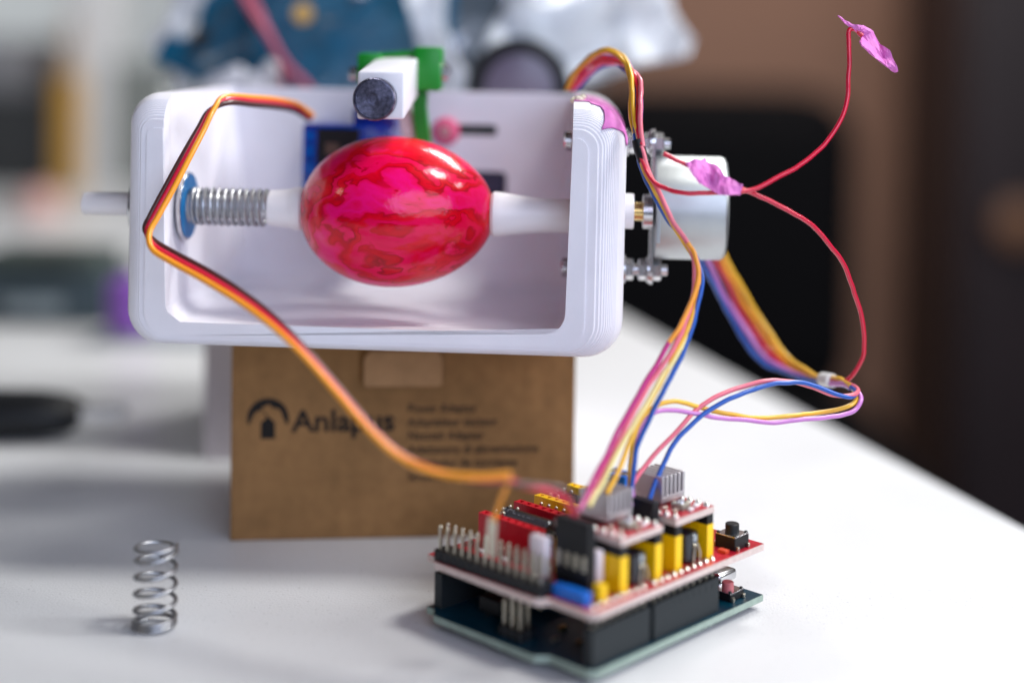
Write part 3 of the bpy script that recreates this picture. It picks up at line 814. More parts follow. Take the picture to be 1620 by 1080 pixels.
def pin_header(name, parent, nu, nv, u0, v0, z, hb=2.5, hp=6.0, below=0.0, base=BLACK):
    mb = MB()
    for i in range(nu):
        for j in range(nv):
            a, b_ = u0+i*2.54, v0+j*2.54
            k = 0.45
            poly = [(a-1.25, b_-1.25+k), (a-1.25+k, b_-1.25), (a+1.25-k, b_-1.25), (a+1.25, b_-1.25+k), (a+1.25, b_+1.25-k), (a+1.25-k, b_+1.25), (a-1.25+k, b_+1.25), (a-1.25, b_+1.25-k)]
            mb.prism(poly, z, z+hb)
    o = mb.build(name, base, parent)
    pm = MB().box(-.32, .32, -.32, .32, -below, hb+hp-0.4).add([(-.32, -.32, hb+hp-.4), (.32, -.32, hb+hp-.4), (.32, .32, hb+hp-.4), (-.32, .32, hb+hp-.4), (0, 0, hb+hp)], [(0, 1, 4), (1, 2, 4), (2, 3, 4), (3, 0, 4)])
    first = None
    for i in range(nu):
        for j in range(nv):
            lo = (u0+i*2.54, v0+j*2.54, z+0.01)
            if first is None: first = pm.build('pin', TIN, o, loc=lo)
            else: link_copy(first, o, lo)
    return o
pin_header('programming_header', uno, 2, 3, 1.2, 23.0, ZB+1.66, 2.4, 6.2)
MB().rbox(5.0, 40.5, 33.5, 40.5, ZB+3.2, ZB+6.6, 0.3).build('processor_chip', BLACK, uno)
smd = [(12, 20, 2.2, 1.2, 1.0), (16, 14, 1.2, 2.2, 0.9), (22, 22, 3, 3, 1.2), (9, 12, 1.6, 0.9, 0.8), (28, 15, 6, 4, 1.4), (6, 17, 1.8, 1.0, 0.8), (7.5, 31, 2, 1.2, 1), (34, 26, 1.2, 2, .8)]
for (a, b_, c, d, e) in smd:
    MB().rbox(a, a+c, b_, b_+d, ZB+1.66, ZB+1.66+e, 0.15).build('surface_component', random.choice((BRASS, TIN, BLACK, BRASS)), uno)
MB().rbox(57.0, 70.5, 41.5, 50.5-2, ZB+1.66, ZB+11.5, 0.5).build('power_jack', BLACK, uno)
usb = MB().rbox(60.0, 68.0, 9.2, 17.0, ZB+1.66+1.0, ZB+1.66+3.9, 0.9, 3).build('usb_socket', STEEL, uno, True)
MB().rbox(61, 66, 10.0, 16.2, ZB+1.62, ZB+2.8, 0.1).build('socket_foot', STEEL, usb)
def button(parent, u, v_, z, body, top, cap, s=3.0, h=3.4, ch=1.9, cr=1.75, name='reset_button'):
    o = MB().rbox(u-s, u+s, v_-s, v_+s, z, z+h, 0.15).build(name, body, parent)
    MB().rbox(u-s+.05, u+s-.05, v_-s+.05, v_+s-.05, z+h+0.02, z+h+0.25, 0.08).build('button_cover', top, o)
    MB().lathe([(cr, z+h+0.2), (cr, z+h+ch-0.2), (cr-0.2, z+h+ch)], 28, T(u, v_, 0)).build('button_cap', cap, o, True)
    for a in (-1, 1):
        for b_ in (-1, 1):
            MB().lathe([(0.45, z+h+.2), (0.5, z+h+0.5), (0.2, z+h+0.75)], 12, T(u+a*(s-.55), v_+b_*(s-.55), 0)).build('rivet', body, o, True)
    for a in (-1, 1):
        for b_ in (-1, 1):
            MB().rbox(u+a*2.25-.35, u+a*2.25+.35, v_+b_*(s+.35)-.35, v_+b_*(s+.35)+.35, z-.02, z+1.1, .1).build('terminal', TIN, o)
    return o
button(uno, 58.3, 5.4, ZB+1.66, BLACK, mat('button_plate', (0.8, 0.8, 0.84), 0.22, 1.0), mat('pink_button_cap', (0.50, 0.13, 0.14), 0.45), 2.9, 1.9, 2.0, 1.5)

# ---- shield
ZS = ZB+12.95; ZT = ZS+1.65
shield = thing('motor_shield', 'red motor shield with red and yellow sockets, stacked on the teal board', 'circuit board', (UX, UY, 0), (0, 0, UA))
pcb('board', ZS, ZS+1.6, RED_PCB, PCB_EDGE, shield)
for (n, u0, v0) in ((8, 2.54, 2.54), (10, 24.4, 2.54), (6, 2.54, 50.8), (8, 20.4, 50.8)):
    mb = MB().box(u0-1.2, u0+(n-1)*2.54+1.2, v0-1.2, v0+1.2, ZS-1.5, ZS-0.06)
    hd = mb.build('pin_strip', BLACK, shield)
    first = None
    for i in range(n):
        lo = (u0+i*2.54, v0, 0)
        if first is None: first = MB().box(-.3, .3, -.3, .3, ZS-2.9, ZT+0.9).build('pin', TIN, hd, loc=lo)
        else: link_copy(first, hd, lo)
# ring pads with solder beads along the front edge
padm = MB().lathe([(0.9, 0.0), (0.9, 0.1), (0.55, 0.5), (0.1, 0.75)], 12)
first = None
pads = [(2.54+i*2.54, 2.54) for i in range(8)]+[(24.4+i*2.54, 2.54) for i in range(10)]+[(8.5+i*2.54, 25.6) for i in range(20)]
for (a, b_) in pads:
    if first is None: first = padm.build('solder_pad', SOLDER, shield, True, loc=(a, b_, ZT))
    else: link_copy(first, shield, (a, b_, ZT))
pin_header('end_stop_header', shield, 2, 14, -0.6, 15.2, ZT, 2.5, 6.0, 2.6)
US = (14.0, 26.7, 34.4, 47.1)
for u in US[:2]: female_strip(8, RED_P, shield, u, 29.6, ZT, 'v')
for u in US[2:]: female_strip(8, YEL_P, shield, u, 29.6, ZT, 'v')
for u in US: female_strip(8, YEL_P, shield, u, 4.3, ZT, 'v')
# jumper pins between the sockets
for u in (17.6, 38.0): pin_header('jumper_pins', shield, 3, 2, u-0.2, 44.5, ZT, 2.5, 6.2)
for u in (29.6,): pin_header('jumper_pins', shield, 1, 4, u+.8, 36, ZT, 2.5, 6.0)
# capacitors
CAPB = mat('capacitor_sleeve', (0.012, 0.014, 0.02), 0.25, coat=0.4)
CAPS = mat('capacitor_stripe', (0.32, 0.36, 0.38), 0.35)
def lying_cap(u, v0, v1, z, r_, txt, size, kind=1):
    o = MB().lathe([(r_-0.5, v0), (r_, v0+0.4), (r_, v1-0.9), (r_-0.35, v1-0.5), (r_, v1-0.2), (r_-0.4, v1)], 36, T(u, 0, z) @ AX_Y).build('capacitor', CAPB, shield, True)
    # sleeve stripe: a thin curved strip facing up and to the front
    st = MB(); n = 8
    for i in range(n):
        a0_, a1_ = R(118+48*i/n), R(118+48*(i+1)/n)
        st.add([(u+(r_+.03)*math.cos(a0_), v0+1, z+(r_+.03)*math.sin(a0_)), (u+(r_+.03)*math.cos(a1_), v0+1, z+(r_+.03)*math.sin(a1_)),
                (u+(r_+.03)*math.cos(a1_), v1-1.2, z+(r_+.03)*math.sin(a1_)), (u+(r_+.03)*math.cos(a0_), v1-1.2, z+(r_+.03)*math.sin(a0_))], [(0, 1, 2, 3)])
    if kind == 2: st.build('sleeve_stripe', CAPS, o)
    t_ = text_mesh('sleeve_lettering', txt, size, CAPS, o, (u-(r_+0.08)*math.cos(R(52)), v1-1.8, z+(r_+0.08)*math.sin(R(52))-size*0.34*math.sin(R(50))), (0, 0, 0))
    ax = Vector((0, -1, 0)); up = Vector((math.cos(R(52-0)) * 0.62, 0, 0.78)).normalized(); nn = ax.cross(up)
    t_.rotation_euler = Matrix((ax, up, nn)).transposed().to_euler()
    for w_ in (-1, 1):
        MB().tube([(u+w_*0.9, v0+0.2, z), (u+w_*0.9, v0-1.2, z), (u+w_*0.9, v0-1.6, z-0.6), (u+w_*0.9, v0-1.6, ZT-0.05)], 0.26, 8).build('lead', TIN, o, True)
    return o
lying_cap(20.2, 31.0, 46.6, ZT+5.6, 3.1, 'Chongx', 2.9)
lying_cap(40.6, 33.0, 47.4, ZT+5.4, 3.1, 'ing', 3.6)
for u in (21.4, 41.8):                       # upright capacitors below the driver boards
    o = MB().lathe([(2.3, ZT+0.3), (2.7, ZT+0.6), (2.7, ZT+7.0), (2.45, ZT+7.3)], 28, T(u, 6.2, 0)).build('capacitor', CAPB, shield, True)
    for i, w_ in enumerate((-1.1, 1.3)):
        MB().tube([(u+w_, 3.2, ZT), (u+w_*1.05, 3.1, ZT+2.4), (u+w_*0.5, 3.3, ZT+4.4), (u+w_*0.3, 4.2, ZT+5.2)], 0.26, 8).build('lead', TIN, o, True)
    MB().rbox(u-0.9, u+0.5, 3.42, 3.9, ZT+5.4, ZT+7.0, .1).build('sleeve_mark', CAPS, o)
# power terminal
tbm = MB().rbox(56.0, 65.6, 37.6, 47.8, ZT, ZT+6.6, 0.3).build('screw_terminal', BLUE_P, shield)
tp = MB(); tp.add([(56.6, 38.0, ZT+6.5), (64.0, 38.0, ZT+6.5), (64.0, 47.4, ZT+6.5), (56.6, 47.4, ZT+6.5), (57.6, 38.4, ZT+10.2), (63.0, 38.4, ZT+10.2), (63.0, 47.0, ZT+10.2), (57.6, 47.0, ZT+10.2)],
                  [(0, 3, 2, 1), (4, 5, 6, 7), (0, 1, 5, 4), (1, 2, 6, 5), (2, 3, 7, 6), (3, 0, 4, 7)])
tp.build('terminal_top', BLUE_P, tbm)
for v_ in (40.6, 44.9):
    MB().lathe([(1.75, ZT+10.22), (1.75, ZT+10.35), (1.5, ZT+10.35), (1.45, ZT+10.25)], 24, T(60.3, v_, 0)).build('screw_well', mat('terminal_well', (0.0, 0.03, 0.12), 0.5), tbm, True)
    MB().lathe([(1.3, ZT+10.24), (1.2, ZT+10.32)], 20, T(60.3, v_, 0)).build('screw', STEEL, tbm)
button(shield, 58.6, 4.6, ZT, BLACK, mat('button_plate_bright', (0.75, 0.75, 0.78), 0.25, 1.0), BLACK, 3.0, 3.2, 2.6, 1.75)
# jumper block and cap at the corner
MB().rbox(1.4, 3.8, 3.9, 13.6, ZT, ZT+2.9, 0.2).build('blue_header', BLUE_P, shield)
MB().rbox(5.6, 8.0, 2.8, 5.2, ZT, ZT+4.0, 0.3).build('yellow_jumper', YEL_P, shield)
pin_header('motor_pins', shield, 1, 4, 7.2, 8.2, ZT, 2.5, 6.0)
pin_header('motor_pins', shield, 1, 4, 30.6, 8.2, ZT, 2.5, 6.0)
MB().rbox(52.2, 53.8, 2.0, 4.4, ZT, ZT+0.9, .1).build('surface_component', mat('orange_red_part', (0.6, 0.06, 0.02), .4), shield)
for (a, b_, c, d) in ((50.5, 6, 2, 1.2), (52.4, 8.5, 1.2, 2), (55, 12, 2, 1.2), (11, 26.2, 2, 1), (31, 20, 1, 2), (55.5, 20, 3, 2), (55, 27, 2, 3), (9.5, 36, 1.2, 2), (9.6, 44, 1.2, 2)):
    MB().rbox(a, a+c, b_, b_+d, ZT, ZT+0.7, .1).build('surface_component', random.choice((TIN, BLACK, WHITE_SILK)), shield)

# ---- stepper drivers
def driver(u0, label):
    t = thing('stepper_driver', label, 'driver board', (UX+math.cos(UA)*u0-math.sin(UA)*13.2, UY+math.sin(UA)*u0+math.cos(UA)*13.2, ZT+8.5), (0, 0, UA), 'driver boards plugged into the shield')
    c_ = pcb('board', 2.6, 4.2, RED_PCB, PCB_EDGE, t, [(-1.3, -10.3), (14.0, -10.3), (14.0, 10.3), (-1.3, 10.3)])
    for uu in (0.0, 12.7):
        hd = MB().box(uu-1.2, uu+1.2, -10.1, 10.1, 0.05, 2.55).build('pin_strip', BLACK, t)
        first = None
        for i in range(8):
            lo = (uu, -8.89+i*2.54, 0)
            if first is None: first = MB().box(-.3, .3, -.3, .3, -5, 5.2).build('pin', TIN, hd, loc=lo)
            else: link_copy(first, hd, lo)
            p_ = MB().lathe([(0.85, 4.26), (0.8, 4.4), (0.35, 4.9)], 12, T(*lo)).build('solder_pad', SOLDER, t, True) if i == -1 else None
    pm = MB().lathe([(0.95, 4.26), (0.9, 4.4), (0.5, 5.0), (.1, 5.3)], 14); first = None
    for uu in (0.0, 12.7):
        for i in range(8):
            lo = (uu, -8.89+i*2.54, 0)
            if first is None: first = pm.build('solder_pad', SOLDER, t, True, loc=lo)
            else: link_copy(first, t, lo)
    MB().rbox(4.0, 9.4, 0.2, 6.4, 4.26, 5.2, .1).build('driver_chip', BLACK, t)
    hs = MB().rbox(3.2, 12.2, -2.6, 6.4, 5.25, 6.8, .15).build('heat_sink', SILVER_P, t)
    for i in range(6):
        MB().rbox(3.2+i*1.64, 4.0+i*1.64, -2.6, 6.4, 6.7, 11.6, 0.12).build('fin', SILVER_P, hs)
    pt = MB().rbox(4.6, 8.2, -7.6, -4.0, 4.26, 5.8, .2).build('trim_pot', mat('trim_pot', (0.35, 0.33, 0.28), .4, .6), t)
    MB().lathe([(1.2, 5.8), (1.1, 6.1)], 16, T(6.4, -5.8, 0)).build('adjuster', STEEL, pt)
    for (a, b_) in ((2.2, -4), (2.4, -7), (9.6, -5), (9.4, -8), (6, -9)):
        MB().rbox(a, a+1.6, b_, b_+.9, 4.26, 4.9, .1).build('surface_component', random.choice((TIN, WHITE_SILK)), t)
    return t
driver(US[0], 'red driver board with grey finned heat sink beside the black wire plug')
driver(US[2], 'red driver board with grey finned heat sink beside the black reset button')

# ---- plugs standing on the shield pins
def upos(u, v_, z):
    return Vector((UX+math.cos(UA)*u-math.sin(UA)*v_, UY+math.sin(UA)*u+math.cos(UA)*v_, z))
plug = thing('wire_plug', 'black four-way wire plug standing on the shield pins', 'plug', tuple(upos(7.2, 12.0, ZT+2.6)), (0, 0, UA))
MB().rbox(-1.3, 1.3, -5.1, 5.1, 0, 14.0, .2).build('housing', BLACK, plug)
for i in range(4):
    MB().rbox(-1.38, -1.2, -4.4+i*2.54, -3.2+i*2.54, 3.0, 6.5, .05).build('contact', TIN, plug)
plug2 = thing('wire_plug', 'black four-way wire plug between the two heat sink boards', 'plug', tuple(upos(30.6, 12.0, ZT+2.6)), (0, 0, UA))
MB().rbox(-1.3, 1.3, -5.1, 5.1, 0, 14.0, .2).build('housing', BLACK, plug2)
jw = MB().rbox(-1.25, 1.25, -2.5, 2.5, 0, 9.0, .6).build('jumper_plug', mat('white_nylon', (0.78, 0.70, 0.74), .4, sss=.2), None, True, loc=tuple(upos(4.4, 20.2, ZT+2.6)), rot=(0, 0, UA))
tag(jw, 'white plastic plug pressed on pins next to the black wire plug', 'plug')
jw2 = MB().rbox(-1.2, 1.2, -1.25, 1.25, 0, 7.0, .4).build('jumper_plug', MATS['white_nylon'], None, True, loc=tuple(upos(10.6, 8.4, ZT+2.6)), rot=(0, 0, UA))
tag(jw2, 'small white jumper plug between the black plug and a yellow socket', 'plug')

# ================================================================ WIRES
def wire(name, pts, r_, material, parent, sub=10, jit=1.0):
    P = spline([at(*p) for p in pts], sub); sd = Vector((pts[0][0]*0.37, pts[0][1]*0.21, r_*91+len(material.name)*3.1)); n_ = len(P)-1
    for i, p in enumerate(P):                # real leads are never perfectly even
        k = min(1, i/6, (n_-i)/6)*jit
        p += Vector([noise.noise(p*0.09+sd+Vector((0, 0, 40*a))) for a in range(3)])*0.75*k+Vector([noise.noise(p*0.3+sd+Vector((9, 0, 40*a))) for a in range(3)])*0.16*k
    return MB().tube(P, r_, 10).build(name, material, parent, True, angle=60)
def strands(parent, centre, offs, mats, r_):
    """centre: (px,py,Y) points; offs[k]: per point (dx,dy,dY) for strand k"""
    for k, m in enumerate(mats):
        wire('wire', [(c[0]+o[0], c[1]+o[1], c[2]+o[2]) for c, o in zip(centre, offs[k])], r_, m, parent, jit=0.0)

# servo ribbon
ribbon = thing('ribbon_cable', 'flat orange, red and brown three-wire cable from the blue servo', 'cable')
cen = [(492, 186, 424), (470, 171, 418), (440, 164, 408), (400, 160, 396), (358, 158, 385), (334, 176, 380), (318, 205, 376), (296, 245, 371), (270, 294, 366), (245, 340, 362), (233, 366, 360), (243, 388, 357), (275, 408, 354), (330, 438, 349), (390, 476, 344), (440, 516, 339), (490, 566, 333), (540, 624, 327), (590, 682, 320), (640, 724, 317), (700, 748, 314), (760, 757, 312), (800, 756, 311)]
nx = [(3, -3, 0), (2, -5, 0), (0, -6, 1), (0, -6, 1), (-3, -5, 1), (3, 0, -1), (4, 2, -1), (5, 2.5, -1), (5.5, 3, -1), (5.5, 2, -1), (3, 3, -2), (-2, 5.5, -2), (-3.2, 6, -2), (-4, 6, -2), (-4.5, 5.5, -2), (-5, 5, -2.5), (-5, 4.5, -3), (-5, 4, -3), (-4, 4, -3), (-2.5, 4, -3), (0, 2, -3), (2, -4, -2.5), (3, -6, -2)]
def shape(s): return [(a*s*w_, b_*s*w_, c*s) for (a, b_, c), w_ in zip(nx, [1.0]*10+[1.1]*4+[1.0, 0.85, 0.72, 0.62, 0.55, 0.55, 0.6, 0.7, 0.8])]
strands(ribbon, cen, [shape(1.0), shape(0.0), shape(-1.0)], [W_ORANGE, W_RED, W_BROWN], 0.74)
# after the split: red and brown run on to the plug, the orange lead bends down to a pin
wire('wire', [(800, 756, 311), (830, 768, 312), (862, 776, 314), (890, 788, 315), (908, 812, 321)], 0.62, W_RED, ribbon)
wire('wire', [(797, 762, 311), (832, 765, 312), (866, 770, 315), (898, 782, 316), (914, 812, 322)], 0.62, W_BROWN, ribbon)
wire('wire', [(803, 750, 309), (808, 752, 310), (803, 768, 313), (795, 784, 316), (786, 808, 322), (782, 822, 324)], 0.62, W_ORANGE, ribbon)
for dx in (-4, 3):
    MB().tube([at(780+dx, 818, 324), at(776+dx*1.5, 878, 326)], 0.55, 8).build('crimp_contact', TIN, ribbon, True)

# motor bundle over the top right corner down to the shield
bundle = thing('wire_bundle', 'bundle of thin coloured wires looping over the tape and down to the shield', 'cable')
upper = [  # loop behind the corner, over and down to the sleeve
    (W_YELLOW, [(896, 142, 412), (912, 112, 408), (938, 88, 402), (965, 80, 396), (988, 92, 388), (999, 118, 379), (1000, 150, 373), (1004, 190, 369), (1011, 228, 366)]),
    (W_YELLOW, [(898, 140, 410), (918, 108, 405), (944, 86, 399), (968, 82, 393), (988, 98, 386), (997, 128, 378), (998, 165, 373), (1002, 200, 370), (1009, 230, 367)]),
    (W_RED, [(902, 142, 412), (922, 112, 408), (946, 96, 402), (968, 94, 396), (990, 102, 388), (1006, 124, 378), (1010, 160, 372), (1010, 200, 368), (1015, 230, 365)]),
    (W_PINK, [(906, 142, 412), (928, 118, 408), (950, 100, 402), (972, 98, 396), (994, 104, 386), (1010, 128, 376), (1012, 165, 370), (1012, 200, 367), (1017, 232, 365)]),
    (W_BLUE, [(912, 142, 413), (934, 118, 410), (952, 106, 404), (972, 102, 398), (988, 108, 389), (999, 134, 378), (1003, 170, 372), (1003, 205, 369), (1010, 236, 366)]),
    (W_LILAC, [(908, 142, 414), (928, 110, 410), (948, 92, 404), (970, 90, 398), (992, 98, 388), (1008, 130, 377), (1014, 165, 371), (1014, 205, 368), (1016, 236, 366)])]
for m, p in upper: wire('wire', p, 0.62, m, bundle)
lower = [
    (W_BLUE, [(1010, 236, 366), (1016, 262, 365), (1030, 296, 364), (1052, 338, 363), (1080, 370, 362), (1104, 410, 361), (1110, 450, 359), (1100, 500, 356), (1082, 550, 353), (1056, 604, 350), (1030, 656, 348), (1008, 712, 347), (1000, 765, 346), (994, 805, 345)]),
    (W_YELLOW, [(1012, 232, 365), (1022, 268, 364), (1040, 308, 362.5), (1062, 352, 361.5), (1084, 384, 360.5), (1101, 420, 359.5), (1104, 460, 358), (1092, 510, 355), (1068, 562, 352), (1042, 612, 349), (1012, 668, 346), (984, 730, 342), (960, 780, 337)]),
    (W_PINK, [(1014, 232, 365), (1026, 268, 363), (1046, 308, 361.5), (1070, 356, 360.5), (1088, 384, 359.5), (1098, 418, 358.5), (1096, 460, 357), (1082, 510, 354), (1058, 560, 351), (1020, 622, 347), (986, 684, 343), (956, 742, 338), (934, 790, 332)]),
    (W_ORANGE, [(1088, 384, 359), (1098, 404, 358), (1103, 432, 357), (1094, 470, 355.5), (1078, 506, 354), (1058, 542, 352)]),
    (W_MAGENTA, [(1058, 542, 352), (1022, 600, 348), (986, 664, 343), (954, 728, 337), (926, 780, 331), (910, 815, 326)]),
    (W_CREAM, [(1090, 392, 361), (1102, 430, 360), (1104, 470, 358), (1090, 520, 355), (1062, 574, 351), (1024, 634, 347), (988, 694, 342), (956, 752, 336), (932, 800, 330)])]
for m, p in lower: wire('wire', p, 0.62, m, bundle)
MB().tube([at(1009, 222, 366.5), at(1012, 236, 365.8), at(1019, 256, 365)], 1.55, 16).build('black_sleeve', BLACK, bundle, True, angle=60)

# second bundle: from the motor's back down to the knot, then looping to the shield
bundle2 = thing('wire_bundle', 'bundle of thin coloured wires hanging from the grey motor to a knot', 'cable')
for i, m in enumerate((W_BLUE, W_LILAC, W_RED, W_ORANGE, W_YELLOW)):
    k = i-2
    wire('wire', [(1122+k*8, 392-k*4, 405), (1136+k*8.5, 422-k*4, 410), (1160+k*8.5, 470-k*4, 416), (1192+k*8, 524-k*5, 418), (1226+k*6, 566-k*5, 414), (1262+k*2, 588-k*3, 405), (1300, 600-k*1.5, 395), (1330, 604-k*1.5, 386), (1346, 612-k, 380)], 0.7, m, bundle2)
wire('wire', [(1346, 612, 380), (1355, 624, 376), (1340, 628, 372), (1310, 618, 370), (1276, 607, 368), (1240, 605, 366), (1200, 612, 364), (1150, 632, 361), (1104, 662, 358), (1066, 704, 355), (1040, 750, 352), (1026, 790, 349), (1022, 820, 346)], 0.60, W_BLUE, bundle2)
wire('wire', [(1342, 606, 382), (1356, 618, 377), (1344, 626, 373), (1312, 622, 371), (1270, 609, 369), (1228, 602, 367), (1186, 605, 365), (1140, 622, 362), (1100, 650, 359), (1060, 692, 356), (1024, 734, 353), (1000, 766, 350), (990, 800, 346)], 0.60, W_PINK, bundle2)
wire('wire', [(1346, 610, 381), (1356, 628, 377), (1344, 642, 374), (1310, 652, 371), (1262, 658, 368), (1214, 660, 366), (1160, 654, 363), (1110, 644, 360), (1064, 636, 357), (1034, 644, 355), (1012, 672, 353), (1002, 710, 351), (998, 760, 348), (996, 800, 346)], 0.60, W_YELLOW, bundle2)
wire('wire', [(1350, 610, 381), (1361, 630, 376), (1346, 648, 373), (1310, 658, 370), (1262, 664, 367), (1214, 667, 365), (1160, 664, 362), (1110, 655, 359), (1066, 648, 357), (1034, 654, 355), (1016, 676, 353), (1006, 712, 351), (1002, 760, 348), (1000, 800, 346)], 0.60, W_LILAC, bundle2)
MB().tube([at(1302, 600, 394), at(1316, 602, 390)], 2.0, 14).build('cable_tie', mat('clear_tie', (0.65, 0.66, 0.66), .3), bundle2, True)

# red leads with tape flags
def flag(name, outline, Ybase, parent, seed, fold):
    """crumpled tape: outline (px,py,dY) loop, built as folded sheet with thickness"""
    b = bmesh.new(); P = [at(px, py, Ybase+dY) for px, py, dY in outline]
    c_ = sum(P, Vector())/len(P)
    vs_ = [b.verts.new(p) for p in P]; b.faces.new(vs_)
    bmesh.ops.triangulate(b, faces=b.faces)
    bmesh.ops.subdivide_edges(b, edges=list(b.edges), cuts=4, use_grid_fill=True)
    bmesh.ops.triangulate(b, faces=b.faces)
    for v_ in b.verts:
        n_ = noise.noise(v_.co*0.23+Vector((seed, 0, 0)))*fold+abs(noise.noise(v_.co*0.45+Vector((0, seed, 0))))*fold*0.6
        v_.co.y += n_
    bmesh.ops.recalc_face_normals(b, faces=b.faces)
    r_ = bmesh.ops.solidify(b, geom=list(b.faces), thickness=0.35)
    for v_ in b.verts: v_.co *= S
    me = bpy.data.meshes.new(name); b.to_mesh(me); b.free(); me.materials.append(PINKTAPE)
    o = bpy.data.objects.new(name, me); col.objects.link(o); o.parent = parent
    return o
lead1 = thing('taped_lead', 'red lead curving up with a pink tape flag on its end in the air', 'wire')
wire('wire', [(1014, 250, 364.5), (1024, 274, 362), (1042, 292, 360), (1068, 303, 358), (1100, 308, 357), (1140, 308, 357), (1176, 303, 358), (1220, 286, 360), (1262, 262, 363), (1300, 230, 366), (1328, 190, 368), (1341, 150, 370), (1345, 110, 371), (1342, 70, 372), (1343, 50, 372), (1351, 48, 372.5), (1364, 57, 373)], 0.60, W_RED, lead1)
flag('tape_flag', [(1324, 26, 0), (1348, 39, 0), (1364, 41, 1), (1380, 50, 2), (1391, 69, 2), (1406, 80, 1), (1412, 94, 0), (1419, 112, 0), (1414, 114, 0), (1398, 105, -1), (1362, 73, -3), (1360, 66, -3), (1364, 60, -1), (1352, 47, 0), (1336, 38, 0)], 372.5, lead1, 3.1, 2.6)
lead2 = thing('taped_lead', 'red lead rising from the knot to a pink tape wrap in front of the motor', 'wire')
wire('wire', [(1334, 606, 384), (1352, 590, 382), (1364, 562, 380), (1365, 530, 378), (1360, 490, 375), (1346, 440, 371), (1318, 394, 367), (1280, 356, 364), (1240, 328, 361.5), (1200, 308, 360), (1172, 298, 358.5), (1120, 274, 357.5), (1082, 258, 357.5), (1050, 243, 358)], 0.60, W_RED, lead2)
flag('tape_flag', [(1085, 258, -1), (1098, 251, 0), (1108, 254, 1), (1116, 250, 2), (1119, 258, 2), (1133, 262, 2), (1141, 270, 1), (1145, 278, 0), (1160, 286, 0), (1174, 292, 0), (1171, 308, -1), (1150, 309, -2), (1138, 309, -2), (1126, 302, -2), (1106, 290, -2), (1094, 276, -2)], 356.6, lead2, 8.3, 2.4)

# ================================================================ SMALL SPRING ON THE TABLE
spg = MB(); c_ = Vector((-84.0, 346.0, 0)); pts = []
turns = 6.7; wr = 0.54; rad = 4.8; H_ = 20.6
for i in range(int(turns*28)+1):
    k = i/28
    if k < 1.6: z = wr+k*2*wr*1.02
    elif k > turns-0.9: z = None
    else: z = wr+1.6*1.06+(k-1.6)/(turns-0.9-1.6)*(H_-wr-1.6*1.06-1.6)
    if z is None: z = H_-1.6+(k-(turns-0.9))/0.9*1.0
    a = 2*math.pi*k+2.2
    pts.append((c_.x+rad*math.cos(a)+z*0.006, c_.y+rad*math.sin(a), z))
so = spg.tube(pts, wr, 10).build('coil_spring', SPRINGW, None, True, angle=60)
tag(so, 'small bare steel coil spring standing upright on the white table', 'spring')

# ================================================================ THINGS BEHIND
wb = thing('white_box', 'plain white box standing on the table behind the brown carton', 'box', (-103, 489, 0.02), (0, 0, R(1)))
WBOX = mat('white_card', (0.60, 0.55, 0.58), 0.6, noise_amt=0.03, noise_scale=40)
MB().rbox(0, 118, 0, 85, 0, 92, 1.2).build('box_body', WBOX, wb, True)
MB().rbox(-1.2, 119.2, -1.2, 86.2, 76, 94.2, 1.2).build('lid', WBOX, wb, True)
for q in ((10, 58), (60, 58)):
    MB().lathe([(4, 0.3), (4, -0.25), (3.4, -0.3)], 24, T(q[0], 0, q[1]) @ AX_Y).build('dark_sticker', mat('grey_sticker', (0.10, 0.09, 0.11), .6), wb, True)

# black plug with pale prongs
pl_o = thing('power_plug', 'black power plug with two pale prongs lying on the white table', 'plug', tuple(at(78, 700, 514).xy)+(0.02,), (0, 0, R(4)))
mb = MB(); prof = [(5, -62), (9.2, -58), (9.6, -20), (9.2, -4), (7.4, 7), (4.0, 12.5)]
bmx = MB().lathe(prof, 28, T(0, 0, 8.6) @ AX_X)
bmx.v = [(x, y*1.25, max(0.02, 8.6+(z-8.6)*0.9)) for x, y, z in bmx.v]
bmx.build('plug_body', BLACK, pl_o, True, angle=50)
PRONG = mat('pale_prong', (0.80, 0.79, 0.76), 0.5, 0.0)
for yy in (-4.2, 5.0):
    MB().rbox(10, 26.5, yy-1.0, yy+1.0, 6.2, 11.0, .5).build('prong', PRONG, pl_o, True)
